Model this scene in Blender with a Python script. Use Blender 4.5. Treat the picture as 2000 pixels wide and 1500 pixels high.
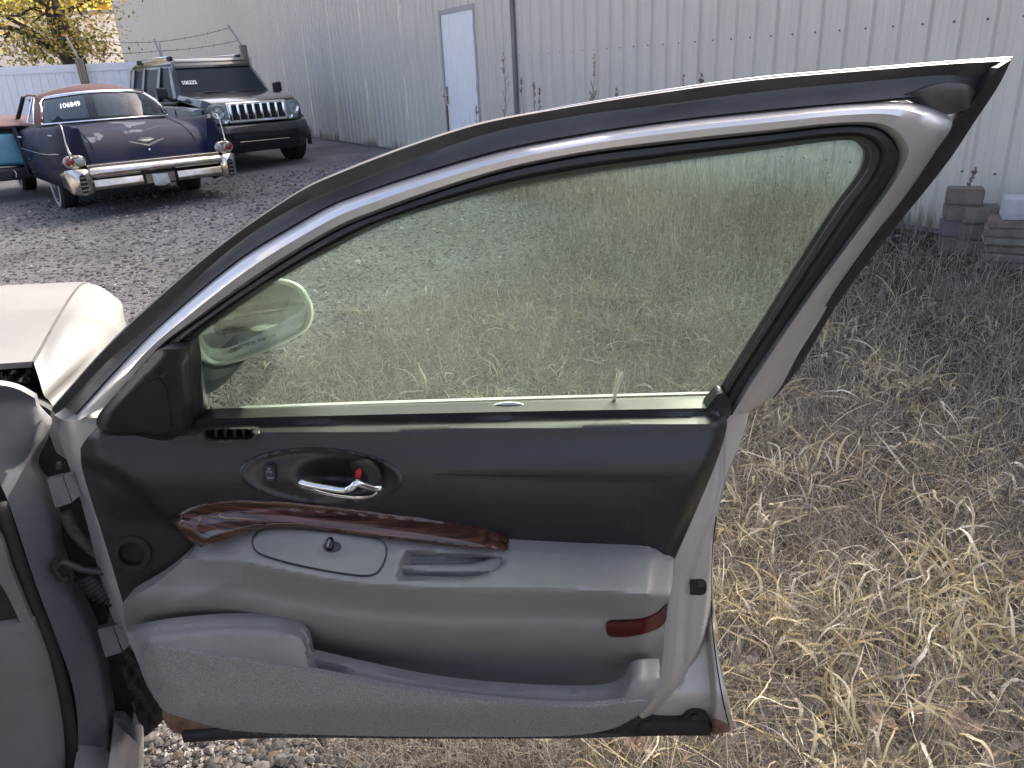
import bpy, bmesh, math, random
import numpy as np
from mathutils import Vector, Matrix
from mathutils.geometry import delaunay_2d_cdt

for o in list(bpy.data.objects):
    bpy.data.objects.remove(o)
scene = bpy.context.scene
col = scene.collection
R_ = math.radians
rnd = random.Random(7)
rng = np.random.default_rng(11)

# ------------------------------------------------------------------ camera
CAM_H, PITCH, ROLL, FPX = 1.42, R_(22.3), R_(3.0), 1500.0
cF = np.array([0, math.cos(PITCH), -math.sin(PITCH)])
_R0 = np.array([1.0, 0, 0]); _U0 = np.array([0, math.sin(PITCH), math.cos(PITCH)])
cR = math.cos(ROLL) * _R0 - math.sin(ROLL) * _U0
cU = math.cos(ROLL) * _U0 + math.sin(ROLL) * _R0
cO = np.array([0, 0, CAM_H])
cam = bpy.data.cameras.new("camera")
cam.lens = 27.0; cam.sensor_width = 36.0; cam.clip_start = 0.02; cam.clip_end = 900
cam_ob = bpy.data.objects.new("camera", cam); col.objects.link(cam_ob)
cam_ob.matrix_world = Matrix(((cR[0], cU[0], -cF[0], 0), (cR[1], cU[1], -cF[1], 0), (cR[2], cU[2], -cF[2], CAM_H), (0, 0, 0, 1)))
scene.camera = cam_ob

# ------------------------------------------------------------------ light
SUN_AZ, SUN_EL = 42.0, 35.0          # azimuth clockwise from the camera's heading (+Y)
world = bpy.data.worlds.new("World"); scene.world = world; world.use_nodes = True
wn = world.node_tree.nodes; wl = world.node_tree.links
sky = wn.new("ShaderNodeTexSky"); sky.sky_type = 'NISHITA'; sky.sun_disc = False
sky.sun_elevation = R_(SUN_EL); sky.sun_rotation = R_(SUN_AZ)
sky.air_density = 0.42; sky.dust_density = 8.0; sky.ozone_density = 0.0
wl.new(sky.outputs[0], wn["Background"].inputs[0]); wn["Background"].inputs[1].default_value = 0.15
sun = bpy.data.lights.new("sun", 'SUN'); sun.energy = 2.8; sun.angle = R_(0.55); sun.color = (1.0, 0.93, 0.82)
sun_ob = bpy.data.objects.new("sun", sun); col.objects.link(sun_ob)
sd = Vector((math.sin(R_(SUN_AZ)) * math.cos(R_(SUN_EL)), math.cos(R_(SUN_AZ)) * math.cos(R_(SUN_EL)), math.sin(R_(SUN_EL))))
sun_ob.rotation_euler = sd.to_track_quat('Z', 'Y').to_euler(); sun_ob.location = (6, 12, 14)
vs = scene.view_settings
vs.view_transform = 'Standard'; vs.look = 'None'; vs.gamma = 1.0; vs.use_curve_mapping = False
vs.exposure = 2.5

# ------------------------------------------------------------------ pixel -> place
def rays(P):
    P = np.asarray(P, float).reshape(-1, 2)
    d = cF * FPX + np.outer(P[:, 0] - 1000, cR) - np.outer(P[:, 1] - 750, cU)
    return d / np.linalg.norm(d, axis=1)[:, None]
def pz(x, y, z=0.0):
    """point where the ray through photo pixel (x, y) meets the level z"""
    d = rays([(x, y)])[0]
    return cO + d * ((z - CAM_H) / d[2])
class Surf:
    """vertical reference surface (optionally leaning in above a height) that pixels are dropped on"""
    def __init__(s, p0, N, belt=None, k=0.0):
        s.p0 = np.array(p0, float); s.N = np.array(N, float) / np.linalg.norm(N); s.belt = belt; s.k = k
    def __call__(s, P, off=0.0):
        d = rays(P); n = len(d); off = np.broadcast_to(np.asarray(off, float), (n,))
        lam = np.full(n, 1.2); dn = d @ s.N; c0 = (cO - s.p0) @ s.N
        for _ in range(14):
            z = cO[2] + lam * d[:, 2]
            if s.belt is None:
                ln = 0; dl = 0
            else:
                u = np.clip(z - s.belt, 0, 1); ln = s.k * u + 0.22 * u * u; dl = np.where(z > s.belt, (s.k + 0.44 * u) * d[:, 2], 0)
            g = c0 + lam * dn - ln - off
            lam = lam - g / (dn - dl)
        return cO + d * lam[:, None]
DAZ = R_(94.0)
DD = np.array([math.sin(DAZ), math.cos(DAZ), 0]); DN = np.array([DD[1], -DD[0], 0])
door_s = Surf((0, 1.1, 0), DN, 0.93, 0.34)
PSI = R_(-20.0)                                     # heading of the silver sedan
CFW = np.array([math.sin(PSI), math.cos(PSI), 0]); CRT = np.array([math.cos(PSI), -math.sin(PSI), 0])
HINGE = door_s([(215, 1150)], -0.03)[0]
jamb_s = Surf(HINGE, -CFW)

WA = np.array([-4.264, 18.461, 0]); WW = np.array([0.49349, -0.86975, 0]); WN = np.array([-0.86975, -0.49349, 0]); WDIST = 5.4
def uv(x, y):
    """metres along the shed wall, metres from a line through the camera towards the wall"""
    return (x - WA[0]) * WW[0] + (y - WA[1]) * WW[1], -(x * WN[0] + y * WN[1])
def wallp(u, z, out=0.0):
    q = WA + WW * u + WN * out; return np.array([q[0], q[1], z])
def zg(x, y):
    v = -(x * WN[0] + y * WN[1])
    return 0.17 * np.clip((v - 0.8) / 4.5, 0, 1)

# ------------------------------------------------------------------ small maths
def ss(a, b, x):
    t = np.clip((np.asarray(x, float) - a) / (b - a), 0, 1); return t * t * (3 - 2 * t)
def itp(x, pts):
    return _smooth(x, np.array(pts, float))
def _smooth(x, p):
    p = p[np.argsort(p[:, 0])]; n = len(p)                # monotone cubic through the points
    if n < 3: return np.interp(x, p[:, 0], p[:, 1])
    h = np.diff(p[:, 0]); d = np.diff(p[:, 1]) / np.maximum(h, 1e-9); m = np.zeros(n)
    m[0], m[-1] = d[0], d[-1]; m[1:-1] = np.where(d[:-1] * d[1:] > 0, (h[1:] + h[:-1]) / (h[1:] / np.where(d[:-1] == 0, 1, d[:-1]) + h[:-1] / np.where(d[1:] == 0, 1, d[1:])), 0)
    x = np.clip(np.asarray(x, float), p[0, 0], p[-1, 0]); k = np.clip(np.searchsorted(p[:, 0], x, side='right') - 1, 0, n - 2); H = np.maximum(h[k], 1e-9); t = (x - p[k, 0]) / H
    return (2 * t**3 - 3 * t**2 + 1) * p[k, 1] + (t**3 - 2 * t**2 + t) * H * m[k] + (-2 * t**3 + 3 * t**2) * p[k + 1, 1] + (t**3 - t**2) * H * m[k + 1]
def itpy(y, pts):
    return _smooth(y, np.array(pts, float)[:, ::-1])
def crom(pts, n=8, closed=False):
    """Catmull-Rom through points; a third entry in a 2D point marks a sharp corner"""
    sharp = [len(p) > 2 and p[2] == 'c' for p in pts]
    P = np.array([[float(p[0]), float(p[1])] + ([] if sharp[i] or len(p) == 2 else [float(p[2])]) for i, p in enumerate(pts)])
    m = len(P); out = []
    for i in range(m if closed else m - 1):
        p1 = P[i]; p2 = P[(i + 1) % m]
        p0 = P[(i - 1) % m] if closed or i > 0 else 2 * p1 - p2
        p3 = P[(i + 2) % m] if closed or i < m - 2 else 2 * p2 - p1
        if sharp[i]: p0 = 2 * p1 - p2
        if sharp[(i + 1) % m]: p3 = 2 * p2 - p1
        # centripetal-like damping keeps uneven spacing from looping
        L = np.linalg.norm(p2 - p1); a = np.linalg.norm(p1 - p0); b = np.linalg.norm(p3 - p2)
        m1 = (p2 - p0) / max(a + L, 1e-9) * L; m2 = (p3 - p1) / max(b + L, 1e-9) * L
        for k in range(n):
            t = k / n; t2 = t * t; t3 = t2 * t
            out.append((2 * t3 - 3 * t2 + 1) * p1 + (t3 - 2 * t2 + t) * m1 + (-2 * t3 + 3 * t2) * p2 + (t3 - t2) * m2)
    if not closed: out.append(P[-1])
    return np.array(out)
def inpoly(P, poly):
    x = P[:, 0]; y = P[:, 1]; r = np.zeros(len(P), bool); q = np.asarray(poly); j = len(q) - 1
    for i in range(len(q)):
        xi, yi = q[i]; xj, yj = q[j]
        if yi != yj:
            r ^= ((yi > y) != (yj > y)) & (x < (xj - xi) * (y - yi) / (yj - yi) + xi)
        j = i
    return r

# ------------------------------------------------------------------ materials
MATS = {}
def mat(name, color, rough=0.5, metal=0.0, var=None, bump=None, coat=0.0, spec=0.5, alpha=None, emit=None, color2=None, stretch=None, trans=0.0, scuff=None):
    """Principled material; var = (scale, amount[, detail]) mottles towards color2, bump = (scale, strength, distance)"""
    m = bpy.data.materials.new(name); m.use_nodes = True; nt = m.node_tree; N = nt.nodes; Lk = nt.links
    b = N["Principled BSDF"]
    b.inputs["Base Color"].default_value = (*color, 1); b.inputs["Roughness"].default_value = rough
    b.inputs["Metallic"].default_value = metal; b.inputs["Specular IOR Level"].default_value = spec
    b.inputs["Coat Weight"].default_value = coat; b.inputs["Coat Roughness"].default_value = 0.06
    tc = N.new("ShaderNodeTexCoord"); src = tc.outputs["Object"]
    if stretch:
        mp = N.new("ShaderNodeMapping"); mp.inputs["Scale"].default_value = stretch; Lk.new(src, mp.inputs[0]); src = mp.outputs[0]
    if var:
        nz = N.new("ShaderNodeTexNoise"); nz.inputs["Scale"].default_value = var[0]; nz.inputs["Detail"].default_value = 8; nz.inputs["Roughness"].default_value = 0.65
        Lk.new(src, nz.inputs["Vector"])
        rp = N.new("ShaderNodeValToRGB"); rp.color_ramp.elements[0].position = 0.5 - 0.18; rp.color_ramp.elements[1].position = 0.5 + 0.18
        c2 = color2 or tuple(min(1, c * (1 + var[1])) for c in color)
        c1 = color if color2 else tuple(c * (1 - var[1]) for c in color)
        rp.color_ramp.elements[0].color = (*c1, 1); rp.color_ramp.elements[1].color = (*c2, 1)
        Lk.new(nz.outputs[0], rp.inputs[0]); Lk.new(rp.outputs[0], b.inputs["Base Color"])
        mr = N.new("ShaderNodeMapRange"); mr.inputs[3].default_value = max(0.02, rough * 0.85); mr.inputs[4].default_value = min(1, rough * 1.15)
        Lk.new(nz.outputs[0], mr.inputs[0]); Lk.new(mr.outputs[0], b.inputs["Roughness"])
    if scuff:                                       # worn marks and settled dust: (amount, colour)
        ns = N.new("ShaderNodeTexNoise"); ns.inputs["Scale"].default_value = 26; ns.inputs["Detail"].default_value = 12; ns.inputs["Roughness"].default_value = 0.75; ns.inputs["Distortion"].default_value = 0.8
        ms = N.new("ShaderNodeMapping"); ms.inputs["Scale"].default_value = (0.55, 1, 1.5); Lk.new(tc.outputs["Object"], ms.inputs[0]); Lk.new(ms.outputs[0], ns.inputs["Vector"])
        rs = N.new("ShaderNodeMapRange"); rs.inputs[1].default_value = 0.58; rs.inputs[2].default_value = 0.74; rs.inputs[4].default_value = scuff[0]; Lk.new(ns.outputs[0], rs.inputs[0])
        xs = N.new("ShaderNodeMix"); xs.data_type = 'RGBA'; xs.inputs[7].default_value = (*scuff[1], 1); Lk.new(rs.outputs[0], xs.inputs[0])
        if var: Lk.new(rp.outputs[0], xs.inputs[6])
        else: xs.inputs[6].default_value = (*color, 1)
        Lk.new(xs.outputs[2], b.inputs["Base Color"])
    if bump:
        nb = N.new("ShaderNodeTexNoise"); nb.inputs["Scale"].default_value = bump[0]; nb.inputs["Detail"].default_value = 4
        Lk.new(src, nb.inputs["Vector"])
        bp = N.new("ShaderNodeBump"); bp.inputs["Strength"].default_value = bump[1]; bp.inputs["Distance"].default_value = bump[2]
        Lk.new(nb.outputs[0], bp.inputs["Height"]); Lk.new(bp.outputs[0], b.inputs["Normal"])
    if emit: b.inputs["Emission Color"].default_value = (*emit[0], 1); b.inputs["Emission Strength"].default_value = emit[1]
    if trans: b.inputs["Transmission Weight"].default_value = trans
    MATS[name] = m
    return m

# ------------------------------------------------------------------ objects
def tag(o, label, cat, group=None):
    o["label"] = label; o["category"] = cat
    if group: o["group"] = group
    return o
def empty(name, loc=(0, 0, 0), az=0.0, label=None, cat=None, group=None, extra=None):
    o = bpy.data.objects.new(name, None); col.objects.link(o); o.empty_display_size = 0.1
    o.location = loc; o.rotation_euler = (0, 0, -R_(az))
    if extra: o.rotation_euler = (extra[0], extra[1], -R_(az))
    if label: tag(o, label, cat, group)
    return o
def link(name, me, m=None, parent=None, world=False, smooth=None):
    o = bpy.data.objects.new(name, me); col.objects.link(o)
    if m is not None and not me.materials: me.materials.append(m)
    if parent is not None:
        o.parent = parent
        if world and parent.parent is None:         # vertices are in world space: cancel the root's placing
            o.matrix_parent_inverse = Matrix.LocRotScale(parent.location, parent.rotation_euler, parent.scale).inverted()
    if smooth is not None and len(me.polygons):
        me.polygons.foreach_set("use_smooth", [smooth] * len(me.polygons))
    return o
def mk(name, V, Fc, m, parent=None, world=False, smooth=True, sharp=None):
    me = bpy.data.meshes.new(name); me.from_pydata([tuple(map(float, v)) for v in V], [], [tuple(map(int, f)) for f in Fc]); me.update()
    o = link(name, me, m, parent, world, smooth)
    if smooth and sharp:
        me.set_sharp_from_angle(angle=R_(sharp))
    return o
def from_bm(name, bm, m, parent=None, world=False, smooth=False, sharp=None):
    bmesh.ops.recalc_face_normals(bm, faces=bm.faces)
    me = bpy.data.meshes.new(name); bm.to_mesh(me); bm.free()
    o = link(name, me, m, parent, world, smooth)
    if smooth and sharp: me.set_sharp_from_angle(angle=R_(sharp))
    return o
def box(name, lo, hi, m, parent=None, bevel=0.0, seg=2, world=False, xf=None):
    bm = bmesh.new(); bmesh.ops.create_cube(bm, size=1)
    for v in bm.verts:
        v.co = Vector([(lo[i] + hi[i]) / 2 + v.co[i] * (hi[i] - lo[i]) for i in range(3)])
    if bevel: bmesh.ops.bevel(bm, geom=bm.edges[:], offset=bevel, segments=seg, profile=0.6, affect='EDGES')
    if xf is not None: bmesh.ops.transform(bm, matrix=xf, verts=bm.verts)
    return from_bm(name, bm, m, parent, world, smooth=bool(bevel), sharp=40)
def hull(name, pts, m, parent=None, bevel=0.02, seg=3, sym=False, world=False, smooth=True):
    if sym: pts = [p for q in pts for p in ((q[0], q[1], q[2]), (-q[0], q[1], q[2]))]
    bm = bmesh.new()
    for p in {tuple(round(c, 5) for c in q) for q in pts}: bm.verts.new(p)
    r = bmesh.ops.convex_hull(bm, input=bm.verts)
    bmesh.ops.delete(bm, geom=list({g for g in r["geom_interior"] + r["geom_unused"] if isinstance(g, bmesh.types.BMVert)}), context='VERTS')
    bmesh.ops.dissolve_limit(bm, angle_limit=R_(2), verts=bm.verts, edges=bm.edges)
    if bevel: bmesh.ops.bevel(bm, geom=[e for e in bm.edges if e.calc_face_angle(0) > R_(12)], offset=bevel, segments=seg, profile=0.6, affect='EDGES', clamp_overlap=True)
    return from_bm(name, bm, m, parent, world, smooth=smooth, sharp=50)
def tube_geo(path, rad, n=8, cap=True):
    P = [Vector(p) for p in path]; V = []; Fc = []
    if not hasattr(rad, '__len__'): rad = [rad] * len(P)
    prev = None
    for i, p in enumerate(P):
        t = (P[min(i + 1, len(P) - 1)] - P[max(i - 1, 0)]).normalized()
        a = prev - t * prev.dot(t) if prev is not None else t.orthogonal()
        if a.length < 1e-6: a = t.orthogonal()
        a.normalize(); prev = a; b = t.cross(a)
        r = rad[i]; ra, rb = r if hasattr(r, '__len__') else (r, r)
        for k in range(n):
            c = 2 * math.pi * k / n; V.append(p + a * math.cos(c) * ra + b * math.sin(c) * rb)
    for i in range(len(P) - 1):
        for k in range(n):
            Fc.append((i * n + k, i * n + (k + 1) % n, (i + 1) * n + (k + 1) % n, (i + 1) * n + k))
    if cap: Fc.append(tuple(range(n))[::-1]); Fc.append(tuple((len(P) - 1) * n + k for k in range(n)))
    return V, Fc
def tube(name, path, rad, m, parent=None, n=8, world=False, smooth=True):
    V, Fc = tube_geo(path, rad, n); return mk(name, V, Fc, m, parent, world, smooth, sharp=60)
class MB:
    def __init__(s): s.V = []; s.F = []
    def add(s, V, Fc):
        k = len(s.V); s.V += [tuple(v) for v in V]; s.F += [tuple(i + k for i in f) for f in Fc]
    def build(s, name, m, parent=None, world=False, smooth=False): return mk(name, s.V, s.F, m, parent, world, smooth)
def grid_faces(nr, nc, close=False):
    return [(i * nc + j, i * nc + (j + 1) % nc, (i + 1) * nc + (j + 1) % nc, (i + 1) * nc + j) for i in range(nr - 1) for j in range(nc if close else nc - 1)]
def loft(name, rows, m, parent=None, world=False, close=False, sharp=35, thick=0.0, tdir=None):
    n = len(rows[0]); V = [p for r in rows for p in r]; Fc = grid_faces(len(rows), n, close)
    if thick:
        k = len(V); nd = np.array(tdir if tdir is not None else (0, 0, -1.0)) * thick
        V = V + [np.array(p) + nd for p in V]; Fc2 = [tuple(i + k for i in f[::-1]) for f in Fc]
        rim = []
        R0 = list(range(n)); Rn = [(len(rows) - 1) * n + j for j in range(n)]
        for a in (R0, Rn): rim += [(a[j], a[j + 1], a[j + 1] + k, a[j] + k) for j in range(n - 1)]
        if not close:
            for c in (0, n - 1): rim += [(i * n + c, (i + 1) * n + c, (i + 1) * n + c + k, i * n + c + k) for i in range(len(rows) - 1)]
        Fc = Fc + Fc2 + rim
    bm = bmesh.new(); vv = [bm.verts.new(tuple(map(float, p))) for p in V]
    for f in Fc:
        try: bm.faces.new([vv[i] for i in f])
        except ValueError: pass
    bmesh.ops.remove_doubles(bm, verts=bm.verts, dist=1e-6)
    return from_bm(name, bm, m, parent, world, True, sharp)

def panel(name, outline, off, m, parent=None, surf=None, step=11, thick=0.012, holes=(), dense=6, world=True, back=True, spl=True, sharp=50, N=None):
    """a shaped sheet: outline (photo pixels) filled with a fine net whose height over the reference surface is off(x, y)"""
    surf = surf or door_s
    poly = crom(outline, dense, True) if spl else np.array(outline, float)
    hp = [crom(h, dense, True) for h in holes]
    lo = poly.min(0); hi = poly.max(0); G = []
    ny = int((hi[1] - lo[1]) / (step * 0.87)) + 2
    for j in range(ny):
        for i in range(int((hi[0] - lo[0]) / step) + 2):
            G.append((lo[0] + (i + 0.5 * (j % 2)) * step, lo[1] + j * step * 0.87))
    G = np.array(G); keep = inpoly(G, poly)
    for h in hp: keep &= ~inpoly(G, h)
    G = G[keep]
    ring = [poly] + hp; allb = np.concatenate(ring)
    if len(G):
        dm = np.full(len(G), 1e9)
        for q in allb: dm = np.minimum(dm, ((G - q) ** 2).sum(1))
        G = G[dm > (0.45 * step) ** 2]
    P = np.concatenate([allb, G]) if len(G) else allb
    E = []; k = 0
    for rg in ring:
        n = len(rg); E += [(k + i, k + (i + 1) % n) for i in range(n)]; k += n
    ov, oe, of, *_ = delaunay_2d_cdt([Vector(p) for p in P], E, [], 0, 1e-4)
    V2 = np.array([(v.x, v.y) for v in ov]); Fc = np.array([f for f in of if len(f) == 3])
    c = V2[Fc].mean(1); keep = inpoly(c, poly)
    for h in hp: keep &= ~inpoly(c, h)
    Fc = Fc[keep]
    o = off(V2[:, 0], V2[:, 1]) if callable(off) else off
    V3 = surf(V2, o)
    # faces towards the viewer
    a, b, d = V3[Fc[0][0]], V3[Fc[0][1]], V3[Fc[0][2]]
    if np.dot(np.cross(b - a, d - a), cO - a) < 0: Fc = Fc[:, ::-1]
    faces = [tuple(f) for f in Fc]; V = list(V3)
    if back:
        n = len(V); V += list(V3 - (surf.N if N is None else N) * thick)
        ec = {}
        for f in faces:
            for i in range(3):
                e = (f[i], f[(i + 1) % 3]); ec[e] = 1
        bd = [e for e in ec if (e[1], e[0]) not in ec]
        faces = faces + [(f[2] + n, f[1] + n, f[0] + n) for f in faces] + [(e[1], e[0], e[0] + n, e[1] + n) for e in bd]
    return mk(name, V, faces, m, parent, world, True, sharp)
_txt = {}
def text_geo(s, bold=0.0):
    """flat lettering as triangles, in units of the font's height"""
    cu = bpy.data.curves.new("letters", 'FONT'); cu.body = s; cu.size = 1.0; cu.offset = bold; cu.resolution_u = 3
    ob = bpy.data.objects.new("letters", cu); col.objects.link(ob)
    me = bpy.data.meshes.new_from_object(ob.evaluated_get(bpy.context.evaluated_depsgraph_get()))
    V = np.array([(v.co.x, v.co.y) for v in me.vertices]); Fc = [tuple(p.vertices) for p in me.polygons]
    bpy.data.objects.remove(ob); bpy.data.meshes.remove(me); bpy.data.curves.remove(cu)
    return V, Fc
def text_px(name, s, org, ux, uy, off, m, parent, surf=None):
    V, Fc = text_geo(s); P = np.array(org) + np.outer(V[:, 0], ux) + np.outer(V[:, 1], uy)
    o = off(P[:, 0], P[:, 1]) if callable(off) else off
    return mk(name, (surf or door_s)(P, o), Fc, m, parent, True, False)
def text_3d(name, s, org, ux, uy, m, parent=None):
    V, Fc = text_geo(s); org, ux, uy = map(np.array, (org, ux, uy))
    return mk(name, org + np.outer(V[:, 0], ux) + np.outer(V[:, 1], uy), Fc, m, parent, False, False)
# ------------------------------------------------------------------ shared materials
m_silver = mat("silver_paint", (0.62, 0.615, 0.605), 0.33, 0.65, var=(9, 0.06), bump=(900, 0.05, 0.0005), coat=0.25)
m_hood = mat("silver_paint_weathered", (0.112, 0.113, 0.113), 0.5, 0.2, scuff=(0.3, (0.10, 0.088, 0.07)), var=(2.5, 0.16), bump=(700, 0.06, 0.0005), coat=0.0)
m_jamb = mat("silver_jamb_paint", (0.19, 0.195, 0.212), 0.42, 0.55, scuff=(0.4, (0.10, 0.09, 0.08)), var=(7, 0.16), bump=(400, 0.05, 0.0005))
m_jambrear = mat("silver_inner_paint", (0.48, 0.45, 0.405), 0.4, 0.3, var=(9, 0.06), bump=(900, 0.05, 0.0005))
m_blacktrim = mat("satin_black_trim", (0.050, 0.047, 0.044), 0.46, var=(14, 0.25), bump=(300, 0.06, 0.0006), spec=0.6)
m_rubber = mat("black_rubber", (0.018, 0.017, 0.017), 0.55, var=(40, 0.3), bump=(500, 0.1, 0.0008))
m_vinyl = mat("charcoal_vinyl", (0.021, 0.020, 0.019), 0.41, scuff=(0.30, (0.075, 0.07, 0.062)), var=(16, 0.18), bump=(420, 0.28, 0.0010), spec=0.55)
m_sail = mat("dark_grained_plastic", (0.020, 0.018, 0.016), 0.55, scuff=(0.25, (0.07, 0.062, 0.052)), var=(30, 0.25), bump=(600, 0.3, 0.0009))
m_bezel = mat("satin_dark_plastic", (0.016, 0.0155, 0.015), 0.34, var=(30, 0.2), bump=(600, 0.1, 0.0006), spec=0.6)
m_gap = mat("shadow_gap_plastic", (0.05, 0.05, 0.05), 0.7)
m_gloss = mat("gloss_black_plastic", (0.012, 0.012, 0.013), 0.22, var=(60, 0.3), spec=0.6)
m_grey = mat("grey_moulded_plastic", (0.230, 0.225, 0.212), 0.47, scuff=(0.35, (0.33, 0.32, 0.30)), var=(7, 0.10), bump=(650, 0.18, 0.0008), spec=0.5)
m_grey2 = mat("grey_moulded_plastic_smooth", (0.212, 0.208, 0.192), 0.42, var=(20, 0.08), bump=(500, 0.1, 0.0006))
m_kick = mat("warm_grey_trim", (0.15, 0.147, 0.142), 0.6, scuff=(0.4, (0.09, 0.08, 0.07)), var=(9, 0.12), bump=(500, 0.12, 0.0007))
m_carpet = mat("grey_carpet", (0.30, 0.292, 0.272), 0.95, var=(420, 0.38), bump=(650, 0.9, 0.003), spec=0.1)
m_chrome = mat("chrome", (0.82, 0.83, 0.85), 0.10, 1.0, var=(20, 0.05))
m_oldchrome = mat("pitted_chrome", (0.62, 0.61, 0.58), 0.2, 1.0, var=(9, 0.3), color2=(0.46, 0.38, 0.28), bump=(120, 0.08, 0.002))
m_red = mat("red_plastic", (0.42, 0.012, 0.016), 0.35)
m_reflector = mat("red_reflector", (0.060, 0.003, 0.006), 0.32, spec=0.35)
m_ink = mat("white_lettering", (0.72, 0.72, 0.72), 0.6); m_ink2 = mat("worn_white_lettering", (0.42, 0.42, 0.42), 0.6)
m_inkgrey = mat("faint_grey_lettering", (0.40, 0.40, 0.41), 0.6)
m_steel = mat("primed_steel", (0.20, 0.205, 0.215), 0.45, 0.6, var=(25, 0.18), bump=(300, 0.1, 0.001))
m_darksteel = mat("greasy_steel", (0.05, 0.048, 0.045), 0.5, 0.4, var=(40, 0.4), bump=(150, 0.25, 0.002))
m_cavity = mat("cavity_black", (0.014, 0.014, 0.015), 0.8, var=(30, 0.4), bump=(60, 0.4, 0.004))  # near-black for dark parts and for shade painted into gaps and holes
m_debris = mat("dirt_caked_liner", (0.055, 0.048, 0.040), 0.9, var=(60, 0.5), bump=(120, 0.8, 0.006))
m_rust = mat("rusty_steel", (0.13, 0.052, 0.022), 0.85, var=(38, 0.4), color2=(0.26, 0.17, 0.11), bump=(160, 0.6, 0.003))
m_mirror = mat("mirror_glass", (0.6, 0.61, 0.61), 0.03, 1.0)
m_white = mat("white_chalk", (0.85, 0.86, 0.86), 0.8)
m_mould = mat("bright_belt_moulding", (0.28, 0.28, 0.27), 0.35, 0.5, var=(30, 0.15))

def wood_mat():
    m = bpy.data.materials.new("dark_red_wood"); m.use_nodes = True; nt = m.node_tree; N = nt.nodes; L = nt.links; b = N["Principled BSDF"]
    tc = N.new("ShaderNodeTexCoord"); mp = N.new("ShaderNodeMapping"); mp.inputs["Scale"].default_value = (2.5, 3, 110)
    m0 = N.new("ShaderNodeMapping"); m0.inputs["Rotation"].default_value = (0, R_(-6.5), 0); L.new(tc.outputs["Object"], m0.inputs[0]); L.new(m0.outputs[0], mp.inputs[0])
    nz = N.new("ShaderNodeTexNoise"); nz.inputs["Scale"].default_value = 2.2; nz.inputs["Detail"].default_value = 9; nz.inputs["Distortion"].default_value = 0.35
    L.new(mp.outputs[0], nz.inputs["Vector"])
    r = N.new("ShaderNodeValToRGB"); r.color_ramp.elements[0].position = 0.36; r.color_ramp.elements[0].color = (0.013, 0.006, 0.004, 1)
    r.color_ramp.elements[1].position = 0.66; r.color_ramp.elements[1].color = (0.115, 0.042, 0.023, 1)
    e = r.color_ramp.elements.new(0.5); e.color = (0.052, 0.018, 0.011, 1)
    L.new(nz.outputs[0], r.inputs[0]); L.new(r.outputs[0], b.inputs["Base Color"])
    b.inputs["Roughness"].default_value = 0.25; b.inputs["Coat Weight"].default_value = 1.0; b.inputs["Coat Roughness"].default_value = 0.045
    return m
m_wood = wood_mat()

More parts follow.
